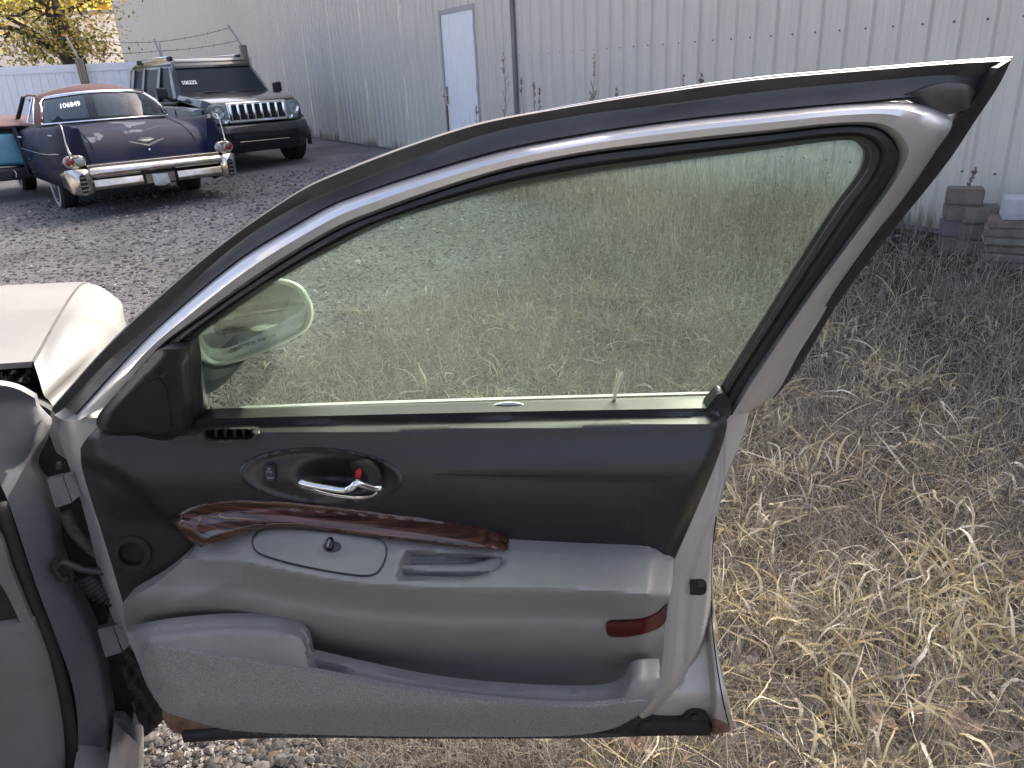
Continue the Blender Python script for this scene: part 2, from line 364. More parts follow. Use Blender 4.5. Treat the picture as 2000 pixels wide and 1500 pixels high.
def dusty_glass():
    """greenish pane with a film of dust, dried drips and specks that glows where the sun strikes its far side"""
    m = bpy.data.materials.new("dusty_window_glass"); m.use_nodes = True; nt = m.node_tree; N = nt.nodes; L = nt.links
    N.remove(N["Principled BSDF"]); out = N["Material Output"]
    tr = N.new("ShaderNodeBsdfTransparent"); tr.inputs[0].default_value = (0.80, 0.88, 0.82, 1)
    gl = N.new("ShaderNodeBsdfGlossy"); gl.inputs["Roughness"].default_value = 0.03; gl.inputs[0].default_value = (0.9, 0.95, 0.95, 1)
    tl = N.new("ShaderNodeBsdfTranslucent"); tl.inputs[0].default_value = (0.60, 0.66, 0.58, 1)
    df = N.new("ShaderNodeBsdfDiffuse"); df.inputs[0].default_value = (0.42, 0.46, 0.42, 1)
    dust = N.new("ShaderNodeMixShader"); dust.inputs[0].default_value = 0.3; L.new(tl.outputs[0], dust.inputs[1]); L.new(df.outputs[0], dust.inputs[2])
    tc = N.new("ShaderNodeTexCoord")
    n1 = N.new("ShaderNodeTexNoise"); n1.inputs["Scale"].default_value = 320; n1.inputs["Detail"].default_value = 5; n1.inputs["Roughness"].default_value = 0.7
    L.new(tc.outputs["Object"], n1.inputs["Vector"])
    n2 = N.new("ShaderNodeTexNoise"); n2.inputs["Scale"].default_value = 4; n2.inputs["Detail"].default_value = 6; L.new(tc.outputs["Object"], n2.inputs["Vector"])
    mp = N.new("ShaderNodeMapping"); mp.inputs["Scale"].default_value = (110, 110, 7); L.new(tc.outputs["Object"], mp.inputs[0])
    n3 = N.new("ShaderNodeTexNoise"); n3.inputs["Scale"].default_value = 1.0; n3.inputs["Detail"].default_value = 5; L.new(mp.outputs[0], n3.inputs["Vector"])
    n4 = N.new("ShaderNodeTexVoronoi"); n4.inputs["Scale"].default_value = 210; L.new(tc.outputs["Object"], n4.inputs["Vector"])
    def mr(src, a, b, c, d):
        q = N.new("ShaderNodeMapRange"); q.inputs[1].default_value = a; q.inputs[2].default_value = b; q.inputs[3].default_value = c; q.inputs[4].default_value = d
        L.new(src, q.inputs[0]); return q.outputs[0]
    def ma(op, a, b):
        q = N.new("ShaderNodeMath"); q.operation = op
        for i, s in enumerate((a, b)):
            if isinstance(s, float): q.inputs[i].default_value = s
            else: L.new(s, q.inputs[i])
        return q.outputs[0]
    f = mr(n1.outputs[0], 0.40, 0.72, 0.0, 0.036)
    f = ma('ADD', f, mr(n2.outputs[0], 0.35, 0.7, 0.004, 0.016))
    f = ma('ADD', f, mr(n3.outputs[0], 0.55, 0.78, 0.0, 0.014))
    f = ma('ADD', f, mr(n4.outputs["Distance"], 0.04, 0.12, 0.14, 0.0))
    m1 = N.new("ShaderNodeMixShader"); L.new(f, m1.inputs[0]); L.new(tr.outputs[0], m1.inputs[1]); L.new(dust.outputs[0], m1.inputs[2])
    fr = N.new("ShaderNodeFresnel"); fr.inputs[0].default_value = 1.3
    m2 = N.new("ShaderNodeMixShader"); L.new(fr.outputs[0], m2.inputs[0]); L.new(m1.outputs[0], m2.inputs[1]); L.new(gl.outputs[0], m2.inputs[2])
    L.new(m2.outputs[0], out.inputs[0]); return m
m_glass = dusty_glass()
def tint_glass(name, tint, keep, rough=0.04, coat=0.0, spec=0.18):
    m = bpy.data.materials.new(name); m.use_nodes = True; nt = m.node_tree; N = nt.nodes; L = nt.links; b = N["Principled BSDF"]
    b.inputs["Base Color"].default_value = (*tint, 1); b.inputs["Roughness"].default_value = rough; b.inputs["Coat Weight"].default_value = coat; b.inputs["Coat Roughness"].default_value = 0.02; b.inputs["Specular IOR Level"].default_value = spec
    tr = N.new("ShaderNodeBsdfTransparent"); tr.inputs[0].default_value = (0.75, 0.84, 0.84, 1)
    mx = N.new("ShaderNodeMixShader"); mx.inputs[0].default_value = keep
    L.new(b.outputs[0], mx.inputs[1]); L.new(tr.outputs[0], mx.inputs[2]); L.new(mx.outputs[0], N["Material Output"].inputs[0]); return m
m_carglass = tint_glass("tinted_car_glass", (0.012, 0.018, 0.028), 0.25)
m_darkglass = tint_glass("dark_windscreen_glass", (0.026, 0.034, 0.046), 0.05, 0.18, 0.0, 0.05)  # bluish base painted in for a sky reflection, gloss kept low
m_lens = tint_glass("clear_lamp_lens", (0.45, 0.47, 0.48), 0.65, 0.08, 1.0, 0.5)
# ------------------------------------------------------------------ the silver sedan with its front door standing open
sedan = empty("silver_sedan", (float(HINGE[0]) - 0.75, float(HINGE[1]) + 0.3, 0.0),
              label="silver sedan with its front passenger door swung wide open, dark and grey door lining", cat="car")
S = door_s
# --- curves of the window frame, from the hinge corner over the top and down to the belt (photo pixels)
cGl = [(372, 690), (374, 668), (444, 612), (545, 545), (650, 487), (762, 433), (950, 378), (1125, 343), (1300, 318), (1500, 292), (1632, 275), (1676, 277), (1697, 296), (1690, 332), (1640, 400), (1580, 492), (1510, 605), (1413, 760), (1396, 790)]
cB = [(250, 770), (318, 676), (387, 624), (500, 545), (612, 474), (700, 430), (950, 343), (1125, 304), (1300, 281), (1500, 260), (1660, 244), (1726, 254), (1760, 298), (1744, 348), (1700, 412), (1648, 482), (1564, 596), (1457, 752), (1424, 812)]
cA = [(128, 835), (236, 716), (310, 640), (462, 513), (575, 443), (672, 392), (950, 304), (1125, 268), (1300, 241), (1500, 219), (1700, 202), (1800, 204), (1860, 236), (1824, 300), (1764, 388), (1706, 462), (1632, 566), (1505, 772), (1462, 806)]
cM = [(112, 815), (200, 718), (290, 640), (440, 498), (540, 428), (650, 375), (940, 268), (1120, 230), (1300, 207), (1500, 181), (1700, 162), (1850, 150), (1925, 160)]
cO_ = [(100, 797), (185, 700), (263, 621), (405, 498), (530, 407), (627, 350), (900, 250), (1090, 211), (1300, 177), (1480, 153), (1690, 135), (1870, 121), (1976, 114)]
def rowpx(c, off, n=7): return list(S(crom(c, n), off))
def mixc(a, b, t): return [(a[i][0] * (1 - t) + b[i][0] * t, a[i][1] * (1 - t) + b[i][1] * t) for i in range(len(a))]
NB = -DN

# door shell: the painted inner panel below the belt
def f_shell(x, y):
    o = np.zeros_like(x)
    xj = itpy(y, [(1392, 985), (1389, 1100), (1381, 1180), (1374, 1233), (1334, 1313), (1300, 1363), (1256, 1402), (1200, 1440)])
    xc = itpy(y, [(1400, 950), (1384, 1007), (1354, 1077), (1343, 1110), (1333, 1200), (1322, 1320), (1280, 1380), (1230, 1430)])
    o = o + 0.016 * (1 - ss(-7, 6, x - xc)) - 0.004 - 0.004 * np.exp(-((x - xc - 9) / 5) ** 2)
    o = o - 0.075 * ss(-3, 7, x - xj) * ss(1030, 1090, y) * (1 - 0.75 * ss(1235, 1400, y))
    xs = xc - 34 + 0.02 * (y - 1100); o = o - 0.0018 * np.exp(-((x - xs) / 2.2) ** 2) * ss(1000, 1040, y)
    xh = itpy(y, [(1392, 1000), (1389, 1170), (1378, 1235), (1386, 1330), (1388, 1367), (1386, 1400)])
    o = o + 0.034 * ss(0, 11, x - xh) * ss(1180, 1240, y)
    o = o - 0.02 * ss(1350, 1430, y)
    o = o - 0.03 * (1 - ss(0, 26, x - itpy(y, [(108, 830), (160, 985), (213, 1190), (250, 1262), (300, 1360)]))) * (y > 820)
    return o
shell = panel("door", [(104, 812), (128, 822), (200, 815), (395, 825), (900, 815), (1400, 812), (1445, 806), (1462, 803), (1447, 860), (1423, 917), (1410, 960), (1402, 1010), (1394, 1060), (1394, 1200), (1403, 1283), (1420, 1367), (1432, 1417, 'c'), (1427, 1431, 'c'), (1388, 1435, 'c'), (1200, 1432), (800, 1432), (400, 1424), (335, 1400), (290, 1345), (262, 1275), (250, 1260), (213, 1190), (160, 985)],
              lambda x, y: f_shell(x, y) * (x < 1150) - 0.012 * (x >= 1150) - 0.075 * ss(0, 12, x - itpy(y, [(1480, 900), (1330, 1100), (1310, 1200), (1290, 1300), (1255, 1370), (1200, 1440)])) * ss(950, 1050, y), m_silver, sedan, step=13, thick=0.03, dense=4)
shell["label"] = "front passenger door swung open, showing its lining"
panel("rear_jamb", [(1340, 812, 'c'), (1400, 812), (1445, 806), (1462, 803, 'c'), (1447, 860), (1423, 917), (1410, 960), (1402, 1010), (1394, 1060), (1394, 1200), (1403, 1283), (1420, 1367), (1432, 1417, 'c'), (1427, 1431, 'c'), (1388, 1435, 'c'), (1180, 1434, 'c'), (1240, 1360), (1265, 1280), (1280, 1100), (1300, 1000)],
      f_shell, m_jambrear, shell, step=4.5, thick=0.02, dense=6, sharp=70)
# painted window frame
rows = [rowpx(cA, -0.012), rowpx(mixc(cA, cB, 0.10), 0.004), rowpx(mixc(cA, cB, 0.26), 0.014), rowpx(mixc(cA, cB, 0.5), 0.020), rowpx(mixc(cA, cB, 0.85), 0.021), rowpx(cB, 0.012)]
loft("window_frame", rows, m_silver, shell, True, thick=0.03, tdir=NB)
rows = [rowpx(mixc(cB, cGl, -0.02), 0.012), rowpx(mixc(cB, cGl, 0.07), 0.005), rowpx(mixc(cB, cGl, 0.14), 0.017), rowpx(mixc(cB, cGl, 0.45), 0.022), rowpx(mixc(cB, cGl, 0.62), 0.016), rowpx(mixc(cB, cGl, 0.70), 0.019), rowpx(mixc(cB, cGl, 0.92), 0.013), rowpx(cGl, -0.006)]
loft("window_run_channel", rows, m_rubber, shell, True, thick=0.02, tdir=NB)
n_up = len(cO_)
a_ = cA[:11] + [(1800, 196), (1885, 214)]
rows = [rowpx(a_, -0.010), rowpx(mixc(a_, cM, 0.06), -0.020), rowpx(mixc(a_, cM, 0.14), -0.018), rowpx(mixc(a_, cM, 0.55), -0.030), rowpx(cM, -0.040), rowpx(mixc(cM, cO_, 0.12), -0.041), rowpx(mixc(cM, cO_, 0.9), -0.037), rowpx(cO_, -0.046)]
loft("upper_weatherstrip", rows, m_blacktrim, shell, True, thick=0.014, tdir=NB)
# rounded rubber cap at the top rear corner, and the corner plate behind it
panel("corner_cap", [(1760, 186), (1800, 176), (1850, 163), (1890, 166), (1905, 182), (1898, 205), (1880, 217), (1850, 223), (1825, 218), (1795, 202), (1775, 194)],
      lambda x, y: -0.022 + 0.016 * ss(1765, 1830, x) * np.sqrt(np.clip(1 - ((y - 192) / 36.0) ** 2, 0, 1)) * (1 - ss(1880, 1912, x)), m_blacktrim, shell, step=8, thick=0.02)
dr = crom(cO_[6:], 10); V, Fc = tube_geo(list(S(dr, -0.046)), [0.0005 + 0.0012 * min(1, i / 25) for i in range(len(dr))], 6)
mk("drip_moulding", V, Fc, m_silver, shell, True)
# rubber along the rear edge of the frame
q = [(1976, 116), (1950, 168), (1905, 236), (1850, 318), (1722, 478), (1632, 600), (1560, 720), (1512, 778)]
r2 = [(1950, 132), (1896, 204), (1850, 248), (1808, 320), (1698, 476), (1600, 616), (1533, 722), (1500, 777)]
loft("rear_edge_rubber", [rowpx(r2, -0.012), rowpx(mixc(r2, q, .2), -0.018), rowpx(mixc(r2, q, .6), -0.022), rowpx(q, -0.034)], m_rubber, shell, True, thick=0.015, tdir=NB)
panel("frame_flange", [(1600, 608), (1615, 600), (1560, 690), (1510, 776), (1480, 779), (1452, 800), (1470, 770), (1540, 660)], -0.006, m_silver, shell, thick=0.01, step=12)
for x, y in ((1553, 672), (1508, 746)):
    panel("rivet", [(x + 4.5 * math.cos(a), y + 3.5 * math.sin(a)) for a in np.linspace(0, 6.28, 9)[:-1]], lambda X, Y: -0.003, m_steel, shell, step=4, thick=0.004, spl=False)

# --- glass, belt seals
def f_glass(x, y): return -0.016 + 0 * x
panel("window_glass", [(366, 690, 'c'), (370, 660), (444, 604), (545, 536), (650, 478), (762, 425), (950, 370), (1125, 335), (1300, 309), (1500, 283), (1640, 266), (1690, 270), (1708, 296), (1698, 336), (1645, 406), (1585, 498), (1515, 611), (1418, 766), (1395, 806, 'c'), (900, 816), (380, 824, 'c')],
      f_glass, m_glass, shell, step=40, thick=0.004, dense=5)
loft("outer_belt_moulding", [rowpx([(425, 799), (470, 793), (900, 778), (1412, 764)], -0.050), rowpx([(425, 801), (470, 797), (900, 783), (1412, 768)], -0.040), rowpx([(425, 802), (470, 798), (900, 784), (1412, 769)], -0.047), rowpx([(425, 804), (470, 802), (900, 788), (1412, 773)], -0.036), rowpx([(425, 806), (470, 806), (900, 793), (1412, 778)], -0.034)], m_mould, shell, True, thick=0.01, tdir=(0, 0, -1))
def f_seal(x, y): return -0.008 + 0.012 * ss(0, 10, y - (806 - 22 * (x - 395) / 1000))
panel("inner_belt_seal", [(390, 806, 'c'), (900, 793), (1396, 781, 'c'), (1390, 797, 'c'), (900, 808), (392, 822, 'c')], f_seal, m_rubber, shell, step=12, thick=0.015)
panel("belt_strip", [(400, 817, 'c'), (900, 803), (1384, 795, 'c'), (1384, 803, 'c'), (900, 812), (400, 826, 'c')], lambda x, y: 0.010 + 0.014 * ss(0, 9, y - (816 - 20 * (x - 400) / 984)), m_vinyl, shell, step=8, thick=0.012)

# --- upper lining (charcoal)
def yb(x): return 822 - 22 * (x - 395) / 995
def f_up(x, y):
    d = y - yb(x)
    o = 0.008 + 0.050 * ss(-4, 30, d)
    o = o + 0.020 * ss(22, 125, d) - 0.040 * ss(120, 285, d)
    yf = 927 + (x - 870) * 0.0136
    fd = ss(840, 940, x) * (1 - ss(1240, 1320, x))
    o = o - 0.0045 * ss(-2.5, 2.0, y - yf) * (1 - ss(4, 55, y - yf)) * fd
    yc = itp(x, [(150, 886), (200, 900), (250, 928), (300, 972), (338, 1012), (395, 1066), (460, 1150)])
    o = o - 0.036 * ss(-4, 34, y - yc) * (x < 460)
    o = o - 0.022 * (1 - ss(152, 200, x - (y - 880) * 0.24))
    r = np.hypot(x - 1220, y - 1025); o = o + 0.0022 * np.exp(-(r / 12) ** 2) - 0.0012 * np.exp(-((r - 22) / 7) ** 2)
    o = o - 0.03 * ss(-26, 4, x - itpy(y, [(1419, 815), (1419, 840), (1400, 900), (1365, 985), (1318, 1092)]))
    return np.maximum(o, 0.026)
OV = [(628 + 161 * math.cos(a) * math.cos(.05) - 54 * math.sin(a) * math.sin(.05), 930 + 161 * math.cos(a) * math.sin(.05) + 54 * math.sin(a) * math.cos(.05)) for a in np.linspace(0, 2 * math.pi, 29)[:-1]]
VT = [(392, 850), (398, 841), (410, 838), (480, 836), (495, 839), (499, 848), (494, 858), (482, 862), (412, 864), (398, 861)]
SPK = [(256 + 33 * math.cos(a), 1083 + 31 * math.sin(a)) for a in np.linspace(0, 2 * math.pi, 17)[:-1]]
panel("upper_lining", [(157, 876, 'c'), (168, 858), (187, 838, 'c'), (260, 850), (330, 860), (372, 832), (390, 818, 'c'), (900, 806), (1386, 797, 'c'), (1408, 806), (1419, 818), (1418, 842), (1400, 900), (1365, 985), (1318, 1092, 'c'), (1160, 1087), (1000, 1079), (800, 1052), (600, 1020), (480, 1020), (410, 1050), (388, 1070), (372, 1082), (345, 1107), (300, 1142), (240, 1177, 'c'), (205, 1060), (160, 915)],
      f_up, m_vinyl, shell, holes=(OV, VT, SPK), step=9, thick=0.035, dense=5)
# air vent
panel("vent_frame", [(386, 850), (393, 838), (408, 833), (484, 831), (499, 835), (505, 848), (498, 862), (484, 867), (408, 869), (393, 865)], lambda x, y: f_up(x, y) + 0.004, m_sail, shell, holes=([(396, 850), (401, 843), (411, 840), (480, 838), (492, 841), (496, 848), (491, 856), (481, 860), (412, 862), (401, 859)],), step=6, thick=0.006)
panel("vent_duct", [(392, 850), (400, 840), (412, 837), (480, 835), (497, 848), (482, 864), (412, 866), (398, 860)], lambda x, y: f_up(x, y) - 0.022, m_cavity, shell, step=20, thick=0.004)
for k in range(5):
    xv = 412 + k * 18
    V = S([(xv, 838), (xv + 6, 838), (xv, 863), (xv + 6, 863)], 0.034); V2 = S([(xv + 7, 838), (xv + 13, 838), (xv + 7, 863), (xv + 13, 863)], 0.052)
    mk("vent_vane", list(V) + list(V2), [(0, 1, 3, 2), (4, 6, 7, 5), (0, 4, 5, 1), (2, 3, 7, 6), (0, 2, 6, 4), (1, 5, 7, 3)], m_gloss, shell, True, False)
# speaker hole
def ring(cx, cy, rx, ry, n=24): return [(cx + rx * math.cos(a), cy + ry * math.sin(a)) for a in np.linspace(0, 2 * math.pi, n + 1)[:-1]]
panel("speaker_ring", ring(256, 1083, 38, 35), lambda x, y: f_up(x, y) + 0.003, m_sail, shell, holes=(ring(257, 1083, 27, 24),), step=6, thick=0.006, spl=True, dense=2)
panel("speaker_well", ring(258, 1083, 34, 31), lambda x, y: np.maximum(f_up(x, y) - 0.02, 0.0165), m_cavity, shell, step=12, dense=2, thick=0.004)  # dark fill stands in for the shade of a deeper hole

lc = crom([(850, 926.5), (900, 927.5), (1000, 929), (1120, 930.5), (1230, 932), (1318, 934)], 8)
tube("lining_crease", list(S(lc, f_up(lc[:, 0], lc[:, 1]) + 0.0002)), [0.0003] + [0.0011] * (len(lc) - 2) + [0.0003], m_cavity, shell, n=6, world=True)  # dark tube painted in for the shade line of the fold
# oval bezel with the inside handle
def f_oval(x, y):
    X = (x - 628) * math.cos(.05) + (y - 930) * math.sin(.05); Y = -(x - 628) * math.sin(.05) + (y - 930) * math.cos(.05)
    r = np.sqrt((X / 161) ** 2 + (Y / 55) ** 2)
    o = f_up(x, y) + 0.0055 * np.exp(-((r - 0.95) / 0.07) ** 2)
    bowl = (1 - ss(0.0, 0.93, np.sqrt(((X - 35) / 108) ** 2 + (Y / 47) ** 2)))
    return o - 0.002 - 0.040 * bowl
panel("handle_bezel", OV, f_oval, m_bezel, shell, step=6, thick=0.012, dense=3)
panel("lock_switch", [(514, 912), (520, 904), (533, 904), (538, 912), (540, 936), (534, 944), (522, 943), (516, 934)], lambda x, y: f_oval(x, y) + 0.003, m_cavity, shell, step=6, thick=0.006)
panel("lock_rocker", [(518, 914), (522, 909), (532, 909), (535, 914), (537, 933), (533, 938), (523, 938), (519, 932)], lambda x, y: f_oval(x, y) + 0.006 + 0.003 * np.abs((y - 923) / 15.0), m_rubber, shell, step=5, thick=0.006)
text_px("unlock_lettering", "UN-", (521, 917), (4.8, .35), (.25, -4.8), lambda x, y: f_oval(x, y) + 0.0105, m_ink2, shell)
text_px("unlock_lettering", "LOCK", (519.5, 922.5), (4.5, .3), (.25, -4.6), lambda x, y: f_oval(x, y) + 0.0105, m_ink2, shell)
text_px("lock_lettering", "LOCK", (521, 934.5), (4.6, .3), (.25, -4.8), lambda x, y: f_oval(x, y) + 0.0105, m_ink2, shell)
panel("handle_cup", [(683, 905), (692, 899), (715, 901), (735, 914), (745, 935), (742, 950), (715, 953), (698, 945), (690, 925)], lambda x, y: f_oval(x, y) + 0.022 * np.clip(1 - ((x - 716) / 36) ** 2 - ((y - 926) / 32) ** 2, 0, 1) ** .5, m_sail, shell, step=5, thick=0.008)
panel("lock_tab", [(695, 921), (699, 917), (705, 918), (706, 926), (702, 935), (695, 934)], lambda x, y: 0.080 + 0 * x, m_red, shell, step=4, thick=0.006)
hp = crom([(583, 941), (600, 946), (640, 953), (672, 957), (688, 951), (697, 943), (712, 947), (735, 952), (747, 952)], 6)
tube("door_handle", list(S(hp, 0.090 - 0.02 * ss(690, 748, hp[:, 0]))), [0.003] + [0.0055] * 20 + [0.0065] * (len(hp) - 22) + [0.004], m_chrome, shell, n=10, world=True)
hp = crom([(588, 948), (640, 964), (690, 971), (725, 968), (744, 957)], 8)
tube("door_handle_lip", list(S(hp, 0.083 - 0.016 * ss(690, 748, hp[:, 0]))), [(0.004, 0.006)] * len(hp), m_chrome, shell, n=8, world=True)

# --- sail panel in the front corner of the window
def f_sail(x, y):
    o = 0.052 - 0.055 * ss(346, 386, x + (y - 690) * -0.06) - 0.02 * (1 - ss(0, 26, x - itpy(y, [(300, 690), (240, 755), (190, 818), (186, 830)])))
    o = o - 0.012 * ss(832, 865, y)
    r = np.hypot(x - 313, y - 727); o = o - 0.006 * np.exp(-(r / 6) ** 2) + 0.0018 * np.exp(-((r - 11) / 4) ** 2)
    return o
panel("sail_panel", [(300, 690), (320, 682), (352, 681), (369, 668, 'c'), (374, 690), (381, 745), (391, 808, 'c'), (388, 818), (372, 838), (345, 860), (322, 865), (260, 854), (200, 840), (188, 828), (195, 806), (240, 755)], f_sail, m_sail, shell, step=7, thick=0.03)
panel("speaker_grille", [(268, 757), (300, 741), (314, 742), (325, 765), (331, 800), (333, 832), (322, 851), (304, 852), (250, 836), (222, 824), (219, 813), (234, 791)], lambda x, y: f_sail(x, y) + 0.0022, m_sail, shell, step=8, thick=0.004)

# --- wood trim
wT = [(335, 1012), (375, 991), (440, 979), (520, 978), (640, 989), (760, 1004), (870, 1020), (940, 1035), (985, 1056), (1000, 1074)]
wB = [(335, 1014), (392, 1068), (440, 1052), (500, 1035), (560, 1030), (640, 1037), (760, 1053), (870, 1066), (940, 1073), (1000, 1075)]
def f_wood(x, y):
    t = itp(x, wT); b = np.maximum(itp(x, wB), t + 2); v = np.clip((y - t) / (b - t), 0, 1)
    o = 0.054 + 0.044 * v ** 0.9 + 0.006 * np.sin(v * math.pi) - 0.006 * ss(0.86, 1.0, v)
    e = (x - 335) - (y - 1012) * 0.95                       # bevelled front end
    o = np.maximum(o, f_up(x, y) + 0.002 + 0.010 * np.sqrt(np.clip(v, 0, 1)))
    return o - 0.012 * (1 - ss(-6, 26, e)) - 0.006 * (1 - ss(0, 60, 1000 - x))
panel("wood_trim", [(335, 1012, 'c'), (375, 991), (440, 979), (520, 978), (640, 989), (760, 1004), (870, 1020), (940, 1035), (985, 1056), (1001, 1074, 'c'), (940, 1073), (870, 1066), (760, 1053), (640, 1037), (560, 1030), (500, 1035), (440, 1052), (392, 1069, 'c'), (378, 1062), (352, 1036)], f_wood, m_wood, shell, step=4, thick=0.02)

# --- grey lower lining with the armrest
gT = [(372, 1078), (395, 1064), (440, 1046), (500, 1030), (600, 1026), (800, 1050), (1000, 1074), (1316, 1092)]
gF = [(372, 1092), (450, 1094), (560, 1114), (720, 1140), (900, 1148), (1100, 1150), (1316, 1164)]
gR = [(1316, 1092), (1312, 1140), (1306, 1180), (1300, 1213), (1294, 1293), (1288, 1320), (1276, 1360)]
gL = [(372, 1078), (345, 1107), (300, 1142), (240, 1177), (247, 1232), (262, 1275), (290, 1340)]
def f_low0(x, y):
    t = itp(x, gT); f = itp(x, gF); v = (y - t) / (f - t); lf = ss(372, 560, x)
    top = 0.058 + 0.012 * lf; edge = 0.082 + 0.066 * lf
    o = top + (edge - top) * np.clip((v + 0.05) / 1.05, 0, 1)
    w = y - f
    o = o - (0.006 + 0.046 * lf) * ss(-6, 62, w) + 0.010 * np.exp(-((w - 95) / 34) ** 2) - 0.082 * ss(62, 160, w)
    o = o - 0.045 * (1 - ss(-4, 46, itpy(y, gR) - x)) * (y > 1060)
    o = o + 0.006 * np.exp(-(((y - itp(x, [(240, 1232), (330, 1190), (420, 1150), (500, 1120)])) / 18) ** 2)) * (x < 480)
    return np.maximum(o, 0.014)
def f_grab(x, y):
    tl = ss(770, 788, x - (1130 - y) * 0.30) * ss(1076, 1086, y - (x - 820) * 0.05)
    br = (1 - ss(-5, 2, (y - 1131) + np.maximum(0, x - 900) ** 2 * 0.0042))
    return tl * br * (1 - ss(955, 996, x))
def f_low(x, y):
    return f_low0(x, y) - 0.032 * f_grab(x, y)
panel("lower_lining", [(372, 1080), (395, 1064), (440, 1046), (500, 1030), (600, 1026), (800, 1050), (1000, 1074), (1160, 1084), (1316, 1092, 'c'), (1312, 1140), (1306, 1180), (1300, 1213), (1294, 1293), (1286, 1330), (1262, 1372), (1150, 1390), (800, 1370), (500, 1320), (300, 1310), (262, 1275), (247, 1232), (240, 1177, 'c'), (300, 1142), (345, 1107)], f_low, m_grey, shell, step=7, thick=0.04, dense=5)
panel("switch_plate_gap", [(491, 1060), (499, 1042), (524, 1032), (560, 1031), (690, 1045), (737, 1053), (755, 1069), (754, 1093), (741, 1117), (723, 1126), (690, 1125), (600, 1110), (529, 1092), (500, 1079)], lambda x, y: f_low0(x, y) + 0.0012, m_gap, shell, step=8, thick=0.004)
panel("switch_plate", [(495, 1060), (502, 1044), (525, 1035), (560, 1034), (690, 1048), (735, 1056), (751, 1070), (750, 1092), (738, 1114), (722, 1122), (690, 1121), (600, 1106), (530, 1088), (503, 1076)],
      lambda x, y: f_low0(x, y) + 0.005 - 0.006 * np.exp(-((x - 650) / 26) ** 2 - ((y - 1068) / 17) ** 2), m_grey2, shell, step=6, thick=0.006)
panel("window_switch", [(629, 1062), (633, 1057), (649, 1057), (653, 1062), (653, 1074), (648, 1079), (634, 1078), (629, 1073)], lambda x, y: f_low0(x, y) + 0.0015, m_gloss, shell, step=5, thick=0.006)
panel("window_switch_paddle", [(637, 1056), (642, 1053), (648, 1054), (649, 1068), (644, 1071), (637, 1069)], lambda x, y: f_low0(x, y) + 0.006, m_gloss, shell, step=5, thick=0.006)
text_px("auto_lettering", "AUTO", (641, 1068.5), (1.6, -5.2), (-5.0, -1.4), lambda x, y: f_low0(x, y) + 0.0072, m_ink, shell)
text_px("window_lettering", "WINDOW", (686, 1087), (1.3, -4.2), (-4.0, -1.1), lambda x, y: f_low0(x, y) + 0.0042, m_inkgrey, shell)
def yb_refl(x): return f_low0(x, 1215 + 0 * x)
panel("red_reflector", [(1184, 1226), (1190, 1217), (1215, 1215), (1255, 1211), (1284, 1198), (1303, 1181, 'c'), (1300, 1213), (1283, 1229), (1240, 1242), (1205, 1245), (1188, 1241)], lambda x, y: f_low0(x, y) + 0.007, m_reflector, shell, step=6, thick=0.006)
# map pocket
pT = [(247, 1236), (330, 1222), (450, 1213), (540, 1216), (583, 1227), (600, 1250), (606, 1284), (700, 1306), (850, 1336), (1000, 1351), (1120, 1356), (1190, 1352), (1220, 1336), (1234, 1310), (1250, 1304), (1288, 1303)]
def f_pock(x, y, lip=True):
    d = y - itp(x, pT) if lip else 60 + 0 * x
    o = 0.096 + 0.022 * ss(-2, 26, d) + 0.006 * ss(20, 60, d)
    o = o - 0.030 * ss(1375, 1440, y)
    o = o - 0.03 * (1 - ss(0, 46, x - itpy(y, [(247, 1236), (262, 1275), (290, 1340), (300, 1360)]))) - 0.03 * (1 - ss(0, 34, itpy(y, [(1289, 1303), (1284, 1345), (1262, 1378), (1200, 1430)]) - x))
    return o
panel("map_pocket", [(247, 1236, 'c'), (330, 1222), (450, 1213), (540, 1216), (583, 1227, 'c'), (598, 1250), (606, 1284, 'c'), (700, 1306), (850, 1336), (1000, 1351), (1120, 1356), (1190, 1352), (1220, 1337), (1234, 1312), (1250, 1305), (1289, 1303, 'c'), (1284, 1345), (1264, 1380), (1190, 1424), (1000, 1434), (600, 1430), (400, 1412), (320, 1385), (285, 1330), (262, 1275)], f_pock, m_grey, shell, step=8, thick=0.02, dense=5)
def f_carp(x, y): return f_pock(x, y, False) + 0.006
car_out = [(280, 1278), (288, 1266), (310, 1266), (450, 1286), (620, 1316), (800, 1350), (1000, 1374), (1150, 1381), (1240, 1370), (1262, 1369), (1266, 1378), (1245, 1398), (1190, 1425), (1100, 1437), (900, 1439), (700, 1437), (450, 1426), (360, 1402), (318, 1386), (298, 1350), (284, 1305)]
panel("carpet_panel", car_out, f_carp, m_carpet, shell, step=9, thick=0.012, dense=6)
# pile and stray fibres along the carpet
fb = MB()
pts = []
while len(pts) < 9000:
    q = np.array([rnd.uniform(280, 1268), rnd.uniform(1264, 1440)]); pts.append(q)
pts = np.array(pts); pts = pts[inpoly(pts, crom(car_out, 6, True))]
base = S(pts, f_carp(pts[:, 0], pts[:, 1]))
for i, b in enumerate(base):
    low = pts[i][1] > itp(pts[i][0], [(300, 1360), (450, 1408), (700, 1424), (1190, 1410)])
    L = rnd.uniform(0.004, 0.008) if not low else rnd.uniform(0.006, 0.013)
    d = Vector(DN) * rnd.uniform(.3, 1) + Vector((rnd.uniform(-1, 1), 0, rnd.uniform(-1.3, .4)))
    d = d.normalized() * L; s_ = Vector((rnd.uniform(-1, 1), 0, rnd.uniform(-1, 1))).normalized() * 0.00035; b = Vector(b)
    fb.add([b - s_, b + s_, b + d], [(0, 1, 2)])
fo = fb.build("carpet_pile", m_carpet, shell, True); fo["kind"] = "stuff"

